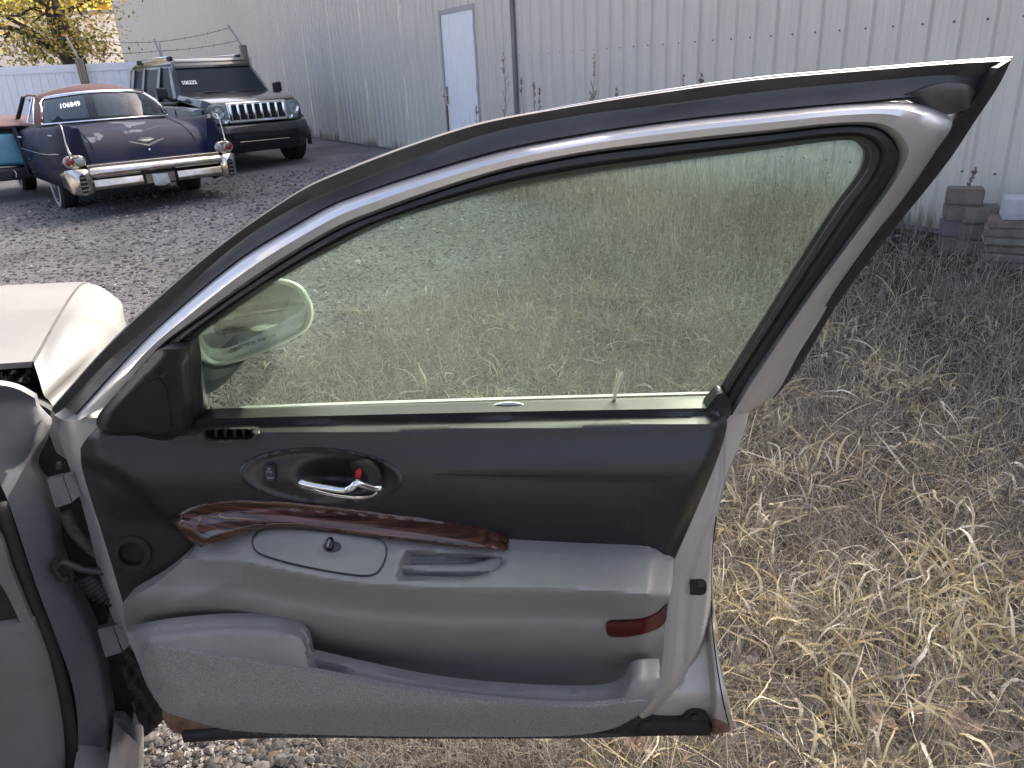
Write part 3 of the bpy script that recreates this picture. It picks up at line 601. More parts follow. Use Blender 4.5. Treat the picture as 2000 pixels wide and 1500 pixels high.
# --- lower rear corner, latch and bottom seal
panel("latch", [(1347, 1134, 'c'), (1372, 1133), (1379, 1138), (1379, 1156), (1372, 1162), (1348, 1162, 'c')], lambda x, y: f_shell(x, y) + 0.003, m_gloss, shell, step=6, thick=0.006)
panel("latch_claw", [(1364, 1136, 'c'), (1374, 1136, 'c'), (1376, 1146, 'c'), (1364, 1147, 'c')], lambda x, y: f_shell(x, y) + 0.006, m_darksteel, shell, step=6, thick=0.004)
panel("bottom_weatherstrip", [(1195, 1408, 'c'), (1260, 1404), (1332, 1404), (1342, 1395), (1356, 1391), (1378, 1395), (1388, 1412), (1388, 1437, 'c'), (1300, 1437), (1195, 1440, 'c')], lambda x, y: f_shell(x, y) + 0.012 + 0.006 * ss(1405, 1425, y), m_rubber, shell, step=7, thick=0.012)
panel("seal_clip", ring(1357, 1402, 5.5, 5), lambda x, y: f_shell(x, y) + 0.019, m_gloss, shell, step=4, thick=0.004, dense=1)
panel("bottom_weatherstrip", [(354, 1433, 'c'), (431, 1424), (640, 1430), (900, 1434), (1210, 1433), (1210, 1440), (900, 1443), (600, 1441), (480, 1443), (359, 1451, 'c')], lambda x, y: 0.016 + 0.008 * ss(1424, 1440, y), m_rubber, shell, step=9, thick=0.012)
panel("rusted_seam", [(318, 1386), (345, 1392), (400, 1410), (432, 1424), (380, 1432), (345, 1432), (322, 1412)], lambda x, y: 0.012 + 0 * x, m_rust, shell, step=8, thick=0.012)
panel("rusted_corner", [(1390, 1408), (1402, 1406), (1416, 1412), (1426, 1420), (1424, 1429), (1390, 1432)], lambda x, y: f_shell(x, y) + 0.0015, m_rust, shell, step=5, thick=0.003)
hm = crom([(1399, 1010), (1391, 1080), (1390, 1200), (1398, 1283), (1412, 1367), (1424, 1418)], 8)
tube("hem_seam", list(S(hm, f_shell(hm[:, 0], hm[:, 1]) + 0.001)), 0.0012, m_cavity, shell, n=5, world=True)
panel("scrap_of_paper", [(962, 793), (975, 788), (995, 786), (1015, 788), (1028, 793), (995, 797)], 0.0, m_white, shell, step=8, thick=0.002)
sv = crom([(1199, 783), (1202, 768), (1208, 748), (1216, 726)], 4)
V, Fc = tube_geo(list(S(sv, -0.010)), [(0.0008, 0.0035)] * (len(sv) - 1) + [(0.0004, 0.001)], 6)
mk("straw_in_seal", V, Fc, mat("pale_straw", (0.62, 0.58, 0.45), 0.7), shell, True)

# --- outside mirror (on the far side of the glass)
mo = crom([(372, 640), (400, 612), (450, 575), (505, 550), (548, 544), (586, 556), (607, 586), (613, 614), (603, 642), (570, 664), (500, 694), (440, 714), (405, 712), (385, 690)], 5, True)
mc = mo.mean(0)
def mring(k, off): return list(S(mc + (mo - mc) * k, off))
AX = DN * 0.985 + np.array([-0.17, 0, 0])
body = [mring(0.93, -0.112), mring(0.955, -0.098), mring(0.99, -0.100), mring(1.0, -0.112), mring(0.985, -0.15), mring(0.86, -0.21), mring(0.55, -0.25), mring(0.1, -0.262)]
loft("mirror_housing", body, m_silver, sedan, True, close=True)
bz = [mring(0.955, -0.106), mring(0.89, -0.114), mring(0.885, -0.128)]
loft("mirror_bezel", bz, m_silver, sedan, True, close=True)
gm = mc + (mo - mc) * 0.9
mtilt = lambda x, y: -0.122 - (x - mc[0]) * 0.00010 + (mc[1] - y) * 0.00004
V = S(gm, mtilt(gm[:, 0], gm[:, 1]))
mk("mirror_glass", V, [tuple(range(len(V)))[::-1]], m_mirror, sedan, True, False)
text_px("mirror_lettering", "OBJECTS IN MIRROR", (447, 690), (10, -3.5), (1.5, -10), lambda x, y: mtilt(x, y) + 0.001, m_blacktrim, sedan)
loft("mirror_arm", [rowpx([(384, 690), (392, 712), (420, 722), (470, 712)], -0.11), rowpx([(380, 720), (388, 742), (420, 742), (462, 724)], -0.10), rowpx([(380, 760), (388, 775), (415, 765), (440, 748)], -0.06)], m_hood, sedan, True, thick=0.03, tdir=NB)

# --- outer skin of the open door and frame edge seen from outside
skin = [(100, 800), (395, 815), (900, 800), (1450, 790), (1462, 803), (1447, 860), (1412, 960), (1394, 1060), (1394, 1200), (1403, 1283), (1430, 1417), (1388, 1433), (800, 1432), (350, 1410), (262, 1275), (213, 1190), (150, 985)]
panel("outer_skin", skin, lambda x, y: -0.085 - 0.05 * ss(800, 1000, y) + 0.04 * ss(1200, 1430, y) + 0.05 * ss(1330, 1420, x), m_silver, shell, step=40, thick=0.02, dense=3)

panel("belt_corner_plug", [(1380, 800), (1392, 782), (1408, 768), (1424, 780), (1428, 805), (1416, 822), (1398, 815)], 0.026, m_rubber, shell, step=9, thick=0.03)
# --- body of the sedan around the hinges
J = jamb_s
def f_jamb(x, y):
    xr = itpy(y, [(100, 827), (95, 853), (73, 905), (92, 945), (113, 1000), (120, 1067), (150, 1150), (177, 1200), (207, 1283), (214, 1333), (222, 1400), (218, 1600)])
    xl = itpy(y, [(-60, 850), (0, 945), (23, 1000), (67, 1133), (110, 1247), (140, 1333), (152, 1417), (152, 1600)])
    t = np.clip((x - xl) / np.maximum(xr - xl, 5), 0, 1)
    o = 0.035 - 0.05 * t - 0.03 * ss(0.8, 1.0, t) + 0.005 * np.sin(y / 42.0) * (1 - ss(820, 980, y)) * t + 0.02 * (1 - ss(748, 790, y))
    return o
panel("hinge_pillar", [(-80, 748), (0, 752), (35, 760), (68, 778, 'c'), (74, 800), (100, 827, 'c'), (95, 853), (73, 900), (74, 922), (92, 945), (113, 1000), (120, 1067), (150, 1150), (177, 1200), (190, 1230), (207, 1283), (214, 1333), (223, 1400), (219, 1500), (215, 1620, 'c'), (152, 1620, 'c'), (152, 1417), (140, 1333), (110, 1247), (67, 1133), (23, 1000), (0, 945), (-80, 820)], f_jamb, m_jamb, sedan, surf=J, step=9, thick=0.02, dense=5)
panel("hinge_recess", [(20, 772, 'c'), (96, 800), (120, 845), (170, 985), (235, 1190), (270, 1290), (330, 1395, 'c'), (280, 1440), (215, 1440), (150, 1300), (60, 1000)], -0.10, m_cavity, sedan, surf=J, step=30, thick=0.02)  # black backing sheet standing in for shade behind the hinge gap
sl = crom([(0, 985), (30, 1080), (70, 1190), (105, 1280), (130, 1380), (141, 1480), (142, 1620)], 8)
V, Fc = tube_geo(list(J(sl, 0.045)), [(0.011, 0.014)] * len(sl), 10); mk("door_seal", V, Fc, m_rubber, sedan, True)
sl = crom([(-14, 985), (16, 1085), (56, 1192), (92, 1285), (116, 1385), (126, 1480), (127, 1620)], 8)
V, Fc = tube_geo(list(J(sl, 0.040)), [(0.009, 0.011)] * len(sl), 10); mk("door_seal_lip", V, Fc, m_blacktrim, sedan, True)
panel("pillar_trim", [(-60, 1000), (0, 1052), (20, 1110), (62, 1213, 'c'), (40, 1216, 'c'), (0, 1140), (-60, 1080)], 0.07, m_kick, sedan, surf=J, step=14, thick=0.03)
panel("dash_end", [(-80, 1060, 'c'), (0, 1098), (25, 1150), (42, 1212, 'c'), (0, 1226), (-80, 1236, 'c')], 0.055, m_vinyl, sedan, surf=J, step=18, thick=0.03)
panel("kick_panel", [(-80, 1238, 'c'), (0, 1226), (66, 1213, 'c'), (78, 1240), (106, 1310), (122, 1390), (127, 1500), (127, 1620, 'c'), (-80, 1620, 'c')], lambda x, y: 0.075 - 0.03 * ss(60, 128, x - (y - 1300) * 0.12) + 0.02 * (1 - ss(1215, 1250, y)) * 0, m_kick, sedan, surf=J, step=12, thick=0.03)
# lower sill edge and the bright bottom of the wing
panel("sill_end", [(222, 1403, 'c'), (243, 1405), (258, 1432), (252, 1500), (250, 1620, 'c'), (214, 1620, 'c'), (219, 1500)], -0.02, m_jamb, sedan, surf=J, step=12, thick=0.02)
panel("wing_bottom", [(256, 1440, 'c'), (262, 1396), (272, 1410), (280, 1450), (276, 1620, 'c'), (250, 1620, 'c')], lambda x, y: -0.06 + 0.02 * np.sin((x - 250) / 30.0 * math.pi), m_silver, sedan, surf=J, step=7, thick=0.02)
panel("mud_liner", [(232, 1270), (252, 1262), (280, 1330), (305, 1380), (312, 1410), (290, 1428), (265, 1395), (245, 1330)], lambda x, y: 0.0 + 0.015 * np.sin(x / 5.0) * np.sin(y / 7.0), m_debris, sedan, surf=Surf(HINGE - DN * 0.02, DN), step=6, thick=0.02)
# hinges, check strap, loom
def hinge(y0, x0):
    sx = [(x0, y0), (x0 + 33, y0 - 10), (x0 + 44, y0 + 40), (x0 + 12, y0 + 58)]
    o = panel("hinge", [(x0, y0, 'c'), (x0 + 30, y0 - 8, 'c'), (x0 + 48, y0 + 44, 'c'), (x0 + 16, y0 + 54, 'c')], 0.01, m_steel, sedan, surf=J, step=14, thick=0.012)
    panel("hinge_leaf", [(x0 + 32, y0 - 8, 'c'), (x0 + 52, y0 - 14, 'c'), (x0 + 66, y0 + 28, 'c'), (x0 + 50, y0 + 42, 'c')], 0.022, m_steel, o, surf=J, step=10, thick=0.01)
    panel("bolt", [(x0 + 47 + 5 * math.cos(a), y0 - 2 + 5 * math.sin(a)) for a in np.linspace(0, 2 * math.pi, 7)[:-1]], 0.028, m_steel, o, surf=J, step=5, thick=0.006, spl=False)
hinge(938, 92); hinge(1230, 190)
panel("bolt", [(114 + 6 * math.cos(a), 912 + 6 * math.sin(a)) for a in np.linspace(0, 2 * math.pi, 7)[:-1]], 0.0, m_darksteel, sedan, surf=J, step=5, thick=0.012, spl=False)
def loom(name, pts, r, m, off):
    c = crom(pts, 6); return tube(name, list(J(c, off)), r, m, sedan, n=8, world=True)
loom("check_strap", [(108, 1110), (122, 1098), (140, 1104), (165, 1113), (218, 1118)], 0.007, m_darksteel, 0.02)
loom("check_strap_bracket", [(112, 1090), (106, 1104), (112, 1120), (124, 1132), (134, 1126)], 0.006, m_darksteel, 0.02)
loom("wiring_loom", [(128, 1002), (140, 1030), (160, 1055), (190, 1082), (205, 1090)], 0.010, m_debris, 0.0)
c = crom([(168, 1120), (185, 1140), (205, 1155), (232, 1165)], 12); V, Fc = tube_geo(list(J(c, 0.0)), [0.024 if k % 4 < 2 else 0.018 for k in range(len(c))], 12)
mk("loom_boot", V, Fc, m_rubber, sedan, True)
loom("loom_lower", [(225, 1165), (228, 1190), (222, 1215)], 0.012, m_debris, -0.01)

# --- wing and bonnet ahead of the door
def P3(l): return [pz(*q) for q in l]
seam = [(66, 709, .925), (84, 678, .915), (100, 648, .905), (118, 616, .892), (140, 580, .868), (158, 558, .83), (172, 552, .795)]
r2 = [(78, 745, .905), (112, 696, .915), (130, 655, .908), (150, 622, .890), (172, 590, .862), (186, 566, .822), (196, 560, .78)]
r3 = [(86, 772, .885), (140, 715, .89), (165, 668, .885), (186, 632, .868), (206, 603, .838), (214, 582, .80), (220, 576, .75)]
r4 = [(98, 785, .86), (170, 720, .85), (200, 680, .845), (222, 648, .828), (237, 620, .80), (240, 602, .765), (240, 596, .71)]
def spl(l): return [tuple(p) for p in crom([tuple(map(float, q)) for q in P3(l)], 5)]
rw = [spl(seam), spl(r2), spl(r3), spl(r4)]
# outer flank: follows the body side below the shoulder
def flank(t, z, out):
    b = HINGE + CFW * t + CRT * out; return (b[0], b[1], z)
ts = np.linspace(0.0, 1.25, len(rw[0]))
for z, out, fr in ((0.69, 0.045, 0), (0.55, 0.06, 0), (0.40, 0.055, 0), (0.30, 0.03, 0)):
    row = []
    for i, t in enumerate(ts):
        e = max(0, (t - 0.6) / 0.65); row.append(flank(t + 0.03, z - 0.05 * e * (z - .3) / .5, out - 0.17 * e ** 2.2))
    rw.append(row)
# blend shoulder so the flank starts where r4 ends
g = np.array(rw, float)
cols = []
for j in range(g.shape[1]): cols.append(crom([tuple(p) for p in g[:, j]], 4))
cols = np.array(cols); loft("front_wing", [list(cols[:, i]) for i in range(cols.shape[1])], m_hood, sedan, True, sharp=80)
# bonnet: from the seam across to the far side
hd = []
for k, w_ in enumerate((0.0, 0.12, 0.35, 0.7, 1.1)):
    row = []
    for q in crom([tuple(map(float, p)) for p in P3(seam)], 5):
        b = np.array(q) - CRT * (w_ + 0.004); b[2] += 0.055 * (1 - (1 - w_ / 1.1) ** 2) + 0.004; row.append(tuple(b))
    hd.append(row)
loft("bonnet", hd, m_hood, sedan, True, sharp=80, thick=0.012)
tube("bonnet_gap", [np.array(p) + np.array([-.002, 0, .0006]) for p in crom([tuple(map(float, q)) for q in P3(seam)], 5)], 0.0028, m_cavity, sedan, n=6, world=True)
# cowl and crumpled wing tip
cw = [P3([(-60, 698, .90), (0, 700, .905), (40, 706, .91), (70, 712, .91)]), P3([(-60, 712, .86), (0, 716, .862), (30, 722, .862), (60, 730, .87)]), P3([(-60, 740, .86), (0, 742, .862), (30, 745, .865), (62, 752, .87)])]
loft("cowl", cw, m_cavity, sedan, True)
cr = []
for j, yy in enumerate((712, 722, 732, 744)):
    cr.append([pz(2 + i * 9.5, yy + 2.5 * math.sin(i * 2.1 + j), .885 + .016 * math.sin(i * 1.9 + j * 2.2) + (.012 if j == 1 else 0)) for i in range(7)])
loft("crumpled_wing_tip", cr, m_hood, sedan, True, sharp=20, thick=0.004)
loft("scuttle_edge", [P3([(-70, 742, .885), (0, 745, .885), (40, 757, .88), (72, 776, .868), (104, 788, .855)]), P3([(-70, 756, .86), (0, 757, .86), (40, 766, .855), (72, 784, .845), (102, 796, .835)])], m_hood, sedan, True)
# front of the car and rear flank (behind the camera; it shows in the mirror)
def slab(name, t0, t1, z0, z1, out, m, steps=6):
    rr = []
    for z, o2 in ((z0, -.05), (z0 + .15, .0), ((z0 + z1) / 2, .03), (z1 - .12, .0), (z1, -.06)):
        rr.append([flank(t, z, out + o2) for t in np.linspace(t0, t1, steps)])
    return loft(name, rr, m, sedan, True, sharp=80)
slab("rear_door", -3.3, -1.18, 0.28, 0.95, 0.0, m_hood)
slab("sill", -1.25, 0.0, 0.12, 0.27, -0.06, m_silver)
# cabin: roof, pillars, far side and floor keep the sky off the interior
rf = []
for o_, z in ((-.24, 1.36), (-.30, 1.42), (-.5, 1.445), (-.9, 1.455), (-1.3, 1.44), (-1.5, 1.36)): rf.append([flank(t, z - .03 * max(0, (t + .55) / .3) ** 2, o_) for t in np.linspace(-2.6, -.42, 7)])
loft("roof", rf, m_hood, sedan, True, thick=.03)
for o_ in (-.10, -1.6): tube("windscreen_pillar", [flank(.02, .94, o_), flank(-.25, 1.2, o_ - .08), flank(-.46, 1.38, o_ - .16)], .04, m_silver, sedan, world=True)
loft("far_side", [[flank(t, z, -1.62 + .1 * (z > 1)) for t in (-2.6, -1.2, 0.1)] for z in (.3, .95)], m_hood, sedan, True, thick=.05, tdir=tuple(-CRT))
loft("floor_carpet", [[flank(t, .24, o_) for t in (-2.6, -1.2, -.1)] for o_ in (-.12, -1.6)], m_vinyl, sedan, True, thick=.02)
loft("dashboard", [[flank(.16, z, o_) for o_ in (-.16, -.8, -1.55)] for z in (.45, .92)], m_vinyl, sedan, True, thick=.12, tdir=tuple(-CFW))
loft("front_seat", [[flank(-1.25 - .1 * (z > .5), z, o_) for o_ in (-.25, -.8)] for z in (.45, 1.05)], m_grey, sedan, True, thick=.12, tdir=tuple(-CFW))

panel("seal_backing", [(-60, 880), (0, 930), (40, 1020), (80, 1130), (125, 1245), (155, 1335), (168, 1420), (168, 1620, 'c'), (100, 1620, 'c'), (90, 1400), (60, 1260), (-60, 1000)], 0.012, m_cavity, sedan, surf=J, step=30, thick=0.02)  # added black backing that stops light leaking past the door seal
loft("cowl_tray", [P3([(-90, 690, .845), (0, 692, .845), (90, 700, .845)]), P3([(-90, 730, .84), (0, 735, .84), (105, 760, .84)]), P3([(-90, 775, .82), (0, 780, .82), (98, 800, .82)])], m_cavity, sedan, True)
# ------------------------------------------------------------------ ground
def gmask(x, y):
    u, v = uv(x, y)
    g = ss(-0.5, 0.9, (u - 13.7) + 0.45 * (v - 1.6)) * ss(0.15, 0.75, v)
    g = g * (1 - 0.6 * np.exp(-((x - .58) / .30) ** 2 - ((y - 1.26) / .17) ** 2))
    return np.maximum(g, ss(4.0, 4.6, v) * ss(8.0, 9.5, u))
def vnoise(x, y, s, seed=0):
    xi = np.floor(x * s); yi = np.floor(y * s); fx = x * s - xi; fy = y * s - yi; fx = fx * fx * (3 - 2 * fx); fy = fy * fy * (3 - 2 * fy)
    def h(a, b):
        n = np.sin(a * 127.1 + b * 311.7 + seed * 74.7) * 43758.5453; return n - np.floor(n)
    return (h(xi, yi) * (1 - fx) + h(xi + 1, yi) * fx) * (1 - fy) + (h(xi, yi + 1) * (1 - fx) + h(xi + 1, yi + 1) * fx) * fy
def ground_z(x, y):
    return zg(x, y) + 0.03 * (vnoise(x, y, 1.3) - .5) + 0.012 * (vnoise(x, y, 4.1, 3) - .5) + 0.006 * (vnoise(x, y, 11, 5) - .5)
def ground_mat():
    m = bpy.data.materials.new("gravel_and_soil"); m.use_nodes = True; nt = m.node_tree; N = nt.nodes; L = nt.links; b = N["Principled BSDF"]
    tc = N.new("ShaderNodeTexCoord"); at = N.new("ShaderNodeAttribute"); at.attribute_name = "grassy"
    def vor(s):
        v = N.new("ShaderNodeTexVoronoi"); v.inputs["Scale"].default_value = s; L.new(tc.outputs["Object"], v.inputs["Vector"]); return v
    def noi(s, d=6):
        v = N.new("ShaderNodeTexNoise"); v.inputs["Scale"].default_value = s; v.inputs["Detail"].default_value = d; L.new(tc.outputs["Object"], v.inputs["Vector"]); return v
    def ramp(src, st):
        r = N.new("ShaderNodeValToRGB"); el = r.color_ramp.elements
        el[0].position, el[0].color = st[0][0], (*st[0][1], 1); el[1].position, el[1].color = st[-1][0], (*st[-1][1], 1)
        for p, c in st[1:-1]: e = el.new(p); e.color = (*c, 1)
        L.new(src, r.inputs[0]); return r.outputs[0]
    def mix(f, a, c, mode='MIX'):
        q = N.new("ShaderNodeMix"); q.data_type = 'RGBA'; q.blend_type = mode
        if isinstance(f, float): q.inputs[0].default_value = f
        else: L.new(f, q.inputs[0])
        L.new(a, q.inputs[6]); L.new(c, q.inputs[7]); return q.outputs[2]
    v1 = vor(62); v2 = vor(125); n1 = noi(0.8, 9); n2 = noi(22)
    sep = N.new("ShaderNodeSeparateColor"); L.new(v1.outputs["Color"], sep.inputs[0])
    c1 = ramp(sep.outputs[0], [(0.0, (0.11, 0.106, 0.103)), (0.5, (0.22, 0.213, 0.207)), (0.82, (0.31, 0.30, 0.288)), (1.0, (0.48, 0.46, 0.43))])
    sp2 = N.new("ShaderNodeSeparateColor"); L.new(v2.outputs["Color"], sp2.inputs[0])
    c2 = ramp(sp2.outputs[0], [(0.0, (0.09, 0.088, 0.087)), (0.6, (0.19, 0.186, 0.183)), (1.0, (0.40, 0.38, 0.36))])
    gr = mix(0.5, c1, c2)
    dk = ramp(n1.outputs[0], [(0.3, (0.95, 0.94, 0.92)), (0.7, (1.75, 1.74, 1.70))])
    gr = mix(1.0, gr, dk, 'MULTIPLY')
    so = ramp(n2.outputs[0], [(0.3, (0.022, 0.017, 0.012)), (0.55, (0.052, 0.044, 0.032)), (0.75, (0.10, 0.086, 0.062))])
    L.new(mix(at.outputs["Fac"], gr, so), b.inputs["Base Color"]); b.inputs["Roughness"].default_value = 0.9; b.inputs["Specular IOR Level"].default_value = 0.25
    ad = N.new("ShaderNodeMath"); ad.operation = 'ADD'; L.new(v1.outputs["Distance"], ad.inputs[0]); L.new(v2.outputs["Distance"], ad.inputs[1])
    bp = N.new("ShaderNodeBump"); bp.inputs["Strength"].default_value = 1.0; bp.inputs["Distance"].default_value = 0.02; bp.invert = True
    L.new(ad.outputs[0], bp.inputs["Height"]); L.new(bp.outputs[0], b.inputs["Normal"])
    return m
ax = np.concatenate([np.linspace(-300, -16, 12), np.linspace(-14, -5, 30), np.linspace(-4.8, 6, 170), np.linspace(6.3, 14, 24), np.linspace(18, 300, 12)])
ay = np.concatenate([np.linspace(-60, -4, 10), np.linspace(-3, 0.3, 16), np.linspace(0.4, 9, 160), np.linspace(9.15, 24, 80), np.linspace(26, 500, 16)])
X, Y = np.meshgrid(ax, ay); Zg = ground_z(X, Y)
me = bpy.data.meshes.new("ground"); me.from_pydata(list(zip(X.ravel().tolist(), Y.ravel().tolist(), Zg.ravel().tolist())), [], grid_faces(len(ay), len(ax))); me.update()
at = me.attributes.new("grassy", 'FLOAT', 'POINT'); at.data.foreach_set("value", np.clip(gmask(X, Y) * (0.6 + 0.8 * vnoise(X, Y, 2.3, 9)), 0, 1).ravel().astype(np.float32))
ground = link("ground", me, ground_mat(), smooth=True); ground["kind"] = "structure"

# ------------------------------------------------------------------ batches of small things in one mesh (uncountable stuff)
def attr_mat(name, rough=0.8, trans=0.0, spec=0.3):
    m = bpy.data.materials.new(name); m.use_nodes = True; N = m.node_tree.nodes; L = m.node_tree.links; b = N["Principled BSDF"]
    a = N.new("ShaderNodeAttribute"); a.attribute_name = "tint"; 
    tc = N.new("ShaderNodeTexCoord"); nz = N.new("ShaderNodeTexNoise"); nz.inputs["Scale"].default_value = 60; L.new(tc.outputs["Object"], nz.inputs["Vector"])
    mr = N.new("ShaderNodeMapRange"); mr.inputs[3].default_value = 0.7; mr.inputs[4].default_value = 1.3; L.new(nz.outputs[0], mr.inputs[0])
    mx = N.new("ShaderNodeMix"); mx.data_type = 'RGBA'; mx.blend_type = 'MULTIPLY'; mx.inputs[0].default_value = 1; L.new(a.outputs["Color"], mx.inputs[6]); L.new(mr.outputs[0], mx.inputs[7])
    L.new(mx.outputs[2], b.inputs["Base Color"]); b.inputs["Roughness"].default_value = rough; b.inputs["Specular IOR Level"].default_value = spec
    if trans:
        t = N.new("ShaderNodeBsdfTranslucent"); L.new(mx.outputs[2], t.inputs[0]); s = N.new("ShaderNodeMixShader"); s.inputs[0].default_value = trans
        L.new(b.outputs[0], s.inputs[1]); L.new(t.outputs[0], s.inputs[2]); L.new(s.outputs[0], N["Material Output"].inputs[0])
    return m
def bulk(name, V, Fc, C, m, smooth=False):
    """V (n,3), Fc (k,3|4), C (n,3) -> mesh object, fast"""
    me = bpy.data.meshes.new(name); nv = len(V); nf, w = Fc.shape
    me.vertices.add(nv); me.vertices.foreach_set("co", np.asarray(V, np.float32).ravel())
    me.loops.add(nf * w); me.loops.foreach_set("vertex_index", np.asarray(Fc, np.int32).ravel())
    me.polygons.add(nf); me.polygons.foreach_set("loop_start", np.arange(0, nf * w, w, dtype=np.int32)); me.polygons.foreach_set("loop_total", np.full(nf, w, np.int32))
    me.update(calc_edges=True)
    a = me.attributes.new("tint", 'FLOAT_COLOR', 'POINT'); a.data.foreach_set("color", np.concatenate([C, np.ones((nv, 1))], 1).astype(np.float32).ravel())
    o = link(name, me, m, smooth=smooth); o["kind"] = "stuff"; return o
def polar(n, r0, r1, a0, a1):
    r = np.exp(rng.uniform(math.log(r0), math.log(r1), n)); a = np.radians(rng.uniform(a0, a1, n)); return r * np.sin(a), r * np.cos(a), r

# gravel
n = 75000
x, y, r = polar(n, 1.05, 13, -46, 30)
keep = rng.random(n) > gmask(x, y) * 0.93
uu, vv = uv(x, y); keep &= vv < 5.3
x, y, r = x[keep], y[keep], r[keep]; n = len(x)
ico = bmesh.new(); bmesh.ops.create_icosphere(ico, subdivisions=1, radius=1); iv = np.array([v.co[:] for v in ico.verts]); ic = np.array([[v.index for v in f.verts] for f in ico.faces]); ico.free()
size = np.exp(rng.normal(0, 0.42, n)) * (0.0052 + 0.0008 * r) ; size = np.clip(size, 0.003, 0.024)
sc = np.stack([size * rng.uniform(.8, 1.3, n), size * rng.uniform(.8, 1.3, n), size * rng.uniform(.45, .8, n)], 1)
th = rng.uniform(0, 6.28, n); jit = rng.uniform(0.72, 1.2, (n, len(iv)))
L0 = iv[None] * jit[..., None] * sc[:, None]; Vx = L0[..., 0] * np.cos(th)[:, None] - L0[..., 1] * np.sin(th)[:, None]; Vy = L0[..., 0] * np.sin(th)[:, None] + L0[..., 1] * np.cos(th)[:, None]
Vz = L0[..., 2] + (ground_z(x, y) + sc[:, 2] * 0.25)[:, None]
V = np.stack([Vx + x[:, None], Vy + y[:, None], Vz], 2).reshape(-1, 3)
Fc = (ic[None] + (np.arange(n) * len(iv))[:, None, None]).reshape(-1, 3)
pal = np.array([(.085, .082, .08), (.13, .126, .122), (.18, .174, .168), (.23, .222, .215), (.34, .315, .28), (.52, .49, .45), (.22, .17, .125)])
ci = rng.choice(len(pal), n, p=[.2, .28, .25, .15, .05, .02, .05]); C = np.repeat(pal[ci] * rng.uniform(.6, 1.1, (n, 1)) * (.62 + .45 * ss(2, 5, r))[:, None], len(iv), 0)
bulk("gravel", V, Fc, C, attr_mat("gravel_stone", 0.8)).__setitem__("label", "grey crushed gravel covering the yard")

# dry grass
def blades(x, y, r, length, width, lean, curl, seg, colr, twist=0.0, base=0.0, crook=0.22):
    n = len(x); az = rng.uniform(0, 6.28, n); dx, dy = np.cos(az), np.sin(az); px_, py_ = -dy, dx
    tw = rng.uniform(-1, 1, n) * twist
    pos = np.stack([x, y, ground_z(x, y) + base], 1); ang = lean.copy(); V = []
    fall = np.zeros(n)
    for k in range(seg + 1):
        t = k / seg; w = width * (1 - t ** 2.2 * 0.9) * (0.55 + 0.45 * min(1, t * 4)) / 2
        a = tw * t * 3; sx = px_ * np.cos(a); sy = py_ * np.cos(a); sz = np.sin(a)
        V.append(pos - np.stack([sx, sy, sz], 1) * w[:, None]); V.append(pos + np.stack([sx, sy, sz], 1) * w[:, None])
        st = length / seg; hx = dx * np.cos(fall) - dy * np.sin(fall); hy = dx * np.sin(fall) + dy * np.cos(fall)
        pos = pos + np.stack([hx * np.sin(ang) * st, hy * np.sin(ang) * st, np.cos(ang) * st], 1); pos[:, 2] = np.maximum(pos[:, 2], ground_z(pos[:, 0], pos[:, 1]) + 0.006)
        ang = ang + curl / seg + rng.normal(0, crook, n); fall = fall + rng.normal(0, crook * 1.4, n)
    V = np.stack(V, 1).reshape(-1, 3); m_ = 2 * (seg + 1); f = np.array([[2 * k, 2 * k + 1, 2 * k + 3, 2 * k + 2] for k in range(seg)])
    Fc = (f[None] + (np.arange(n) * m_)[:, None, None]).reshape(-1, 4); C = np.repeat(colr, m_, 0)
    return V, Fc, C
def join(L):
    V = []; Fs = []; C = []; k = 0
    for v, f, c in L: V.append(v); Fs.append(f + k); C.append(c); k += len(v)
    return np.concatenate(V), np.concatenate(Fs), np.concatenate(C)
def pick(n, pal, p): return np.array(pal)[rng.choice(len(pal), n, p=p)] * rng.uniform(.75, 1.25, (n, 1))
def scatter(n, r0, r1, a0, a1, pw=1.0, thin=0.0):
    x, y, r = polar(n, r0, r1, a0, a1); u, v = uv(x, y); k = (rng.random(n) < gmask(x, y) ** pw * (1 - thin + thin * 2 * vnoise(x, y, 1.7, 21))) & (v < 5.3); return x[k], y[k], r[k]
WEED = [(.195, .175, .138), (.275, .25, .20), (.38, .35, .285), (.115, .10, .078), (.50, .465, .385)]
grp = []
x, y, r = scatter(165000, 1.0, 7.5, -25, 52, thin=.85); n = len(x); wd = 0.0008 + 0.0005 * r
grp.append(blades(x, y, r, rng.uniform(.04, .18, n), wd * rng.uniform(.7, 1.4, n), rng.uniform(.35, 1.5, n), rng.uniform(-.3, 1.4, n), 4, pick(n, WEED, [.28, .3, .2, .14, .08]), .6))
# taller upright stems towards the shed
x, y, r = scatter(9000, 2.2, 9.0, -14, 50, pw=.6); n = len(x); u, v = uv(x, y); k = rng.random(n) < ss(1.6, 4.2, v) * .9 + .08; x, y, r = x[k], y[k], r[k]; n = len(x)
grp.append(blades(x, y, r, rng.uniform(.16, .42, n), (0.0011 + 0.00035 * r), rng.uniform(.0, .7, n), rng.uniform(-.2, .9, n), 5, pick(n, WEED, [.3, .3, .18, .16, .06]), .3))
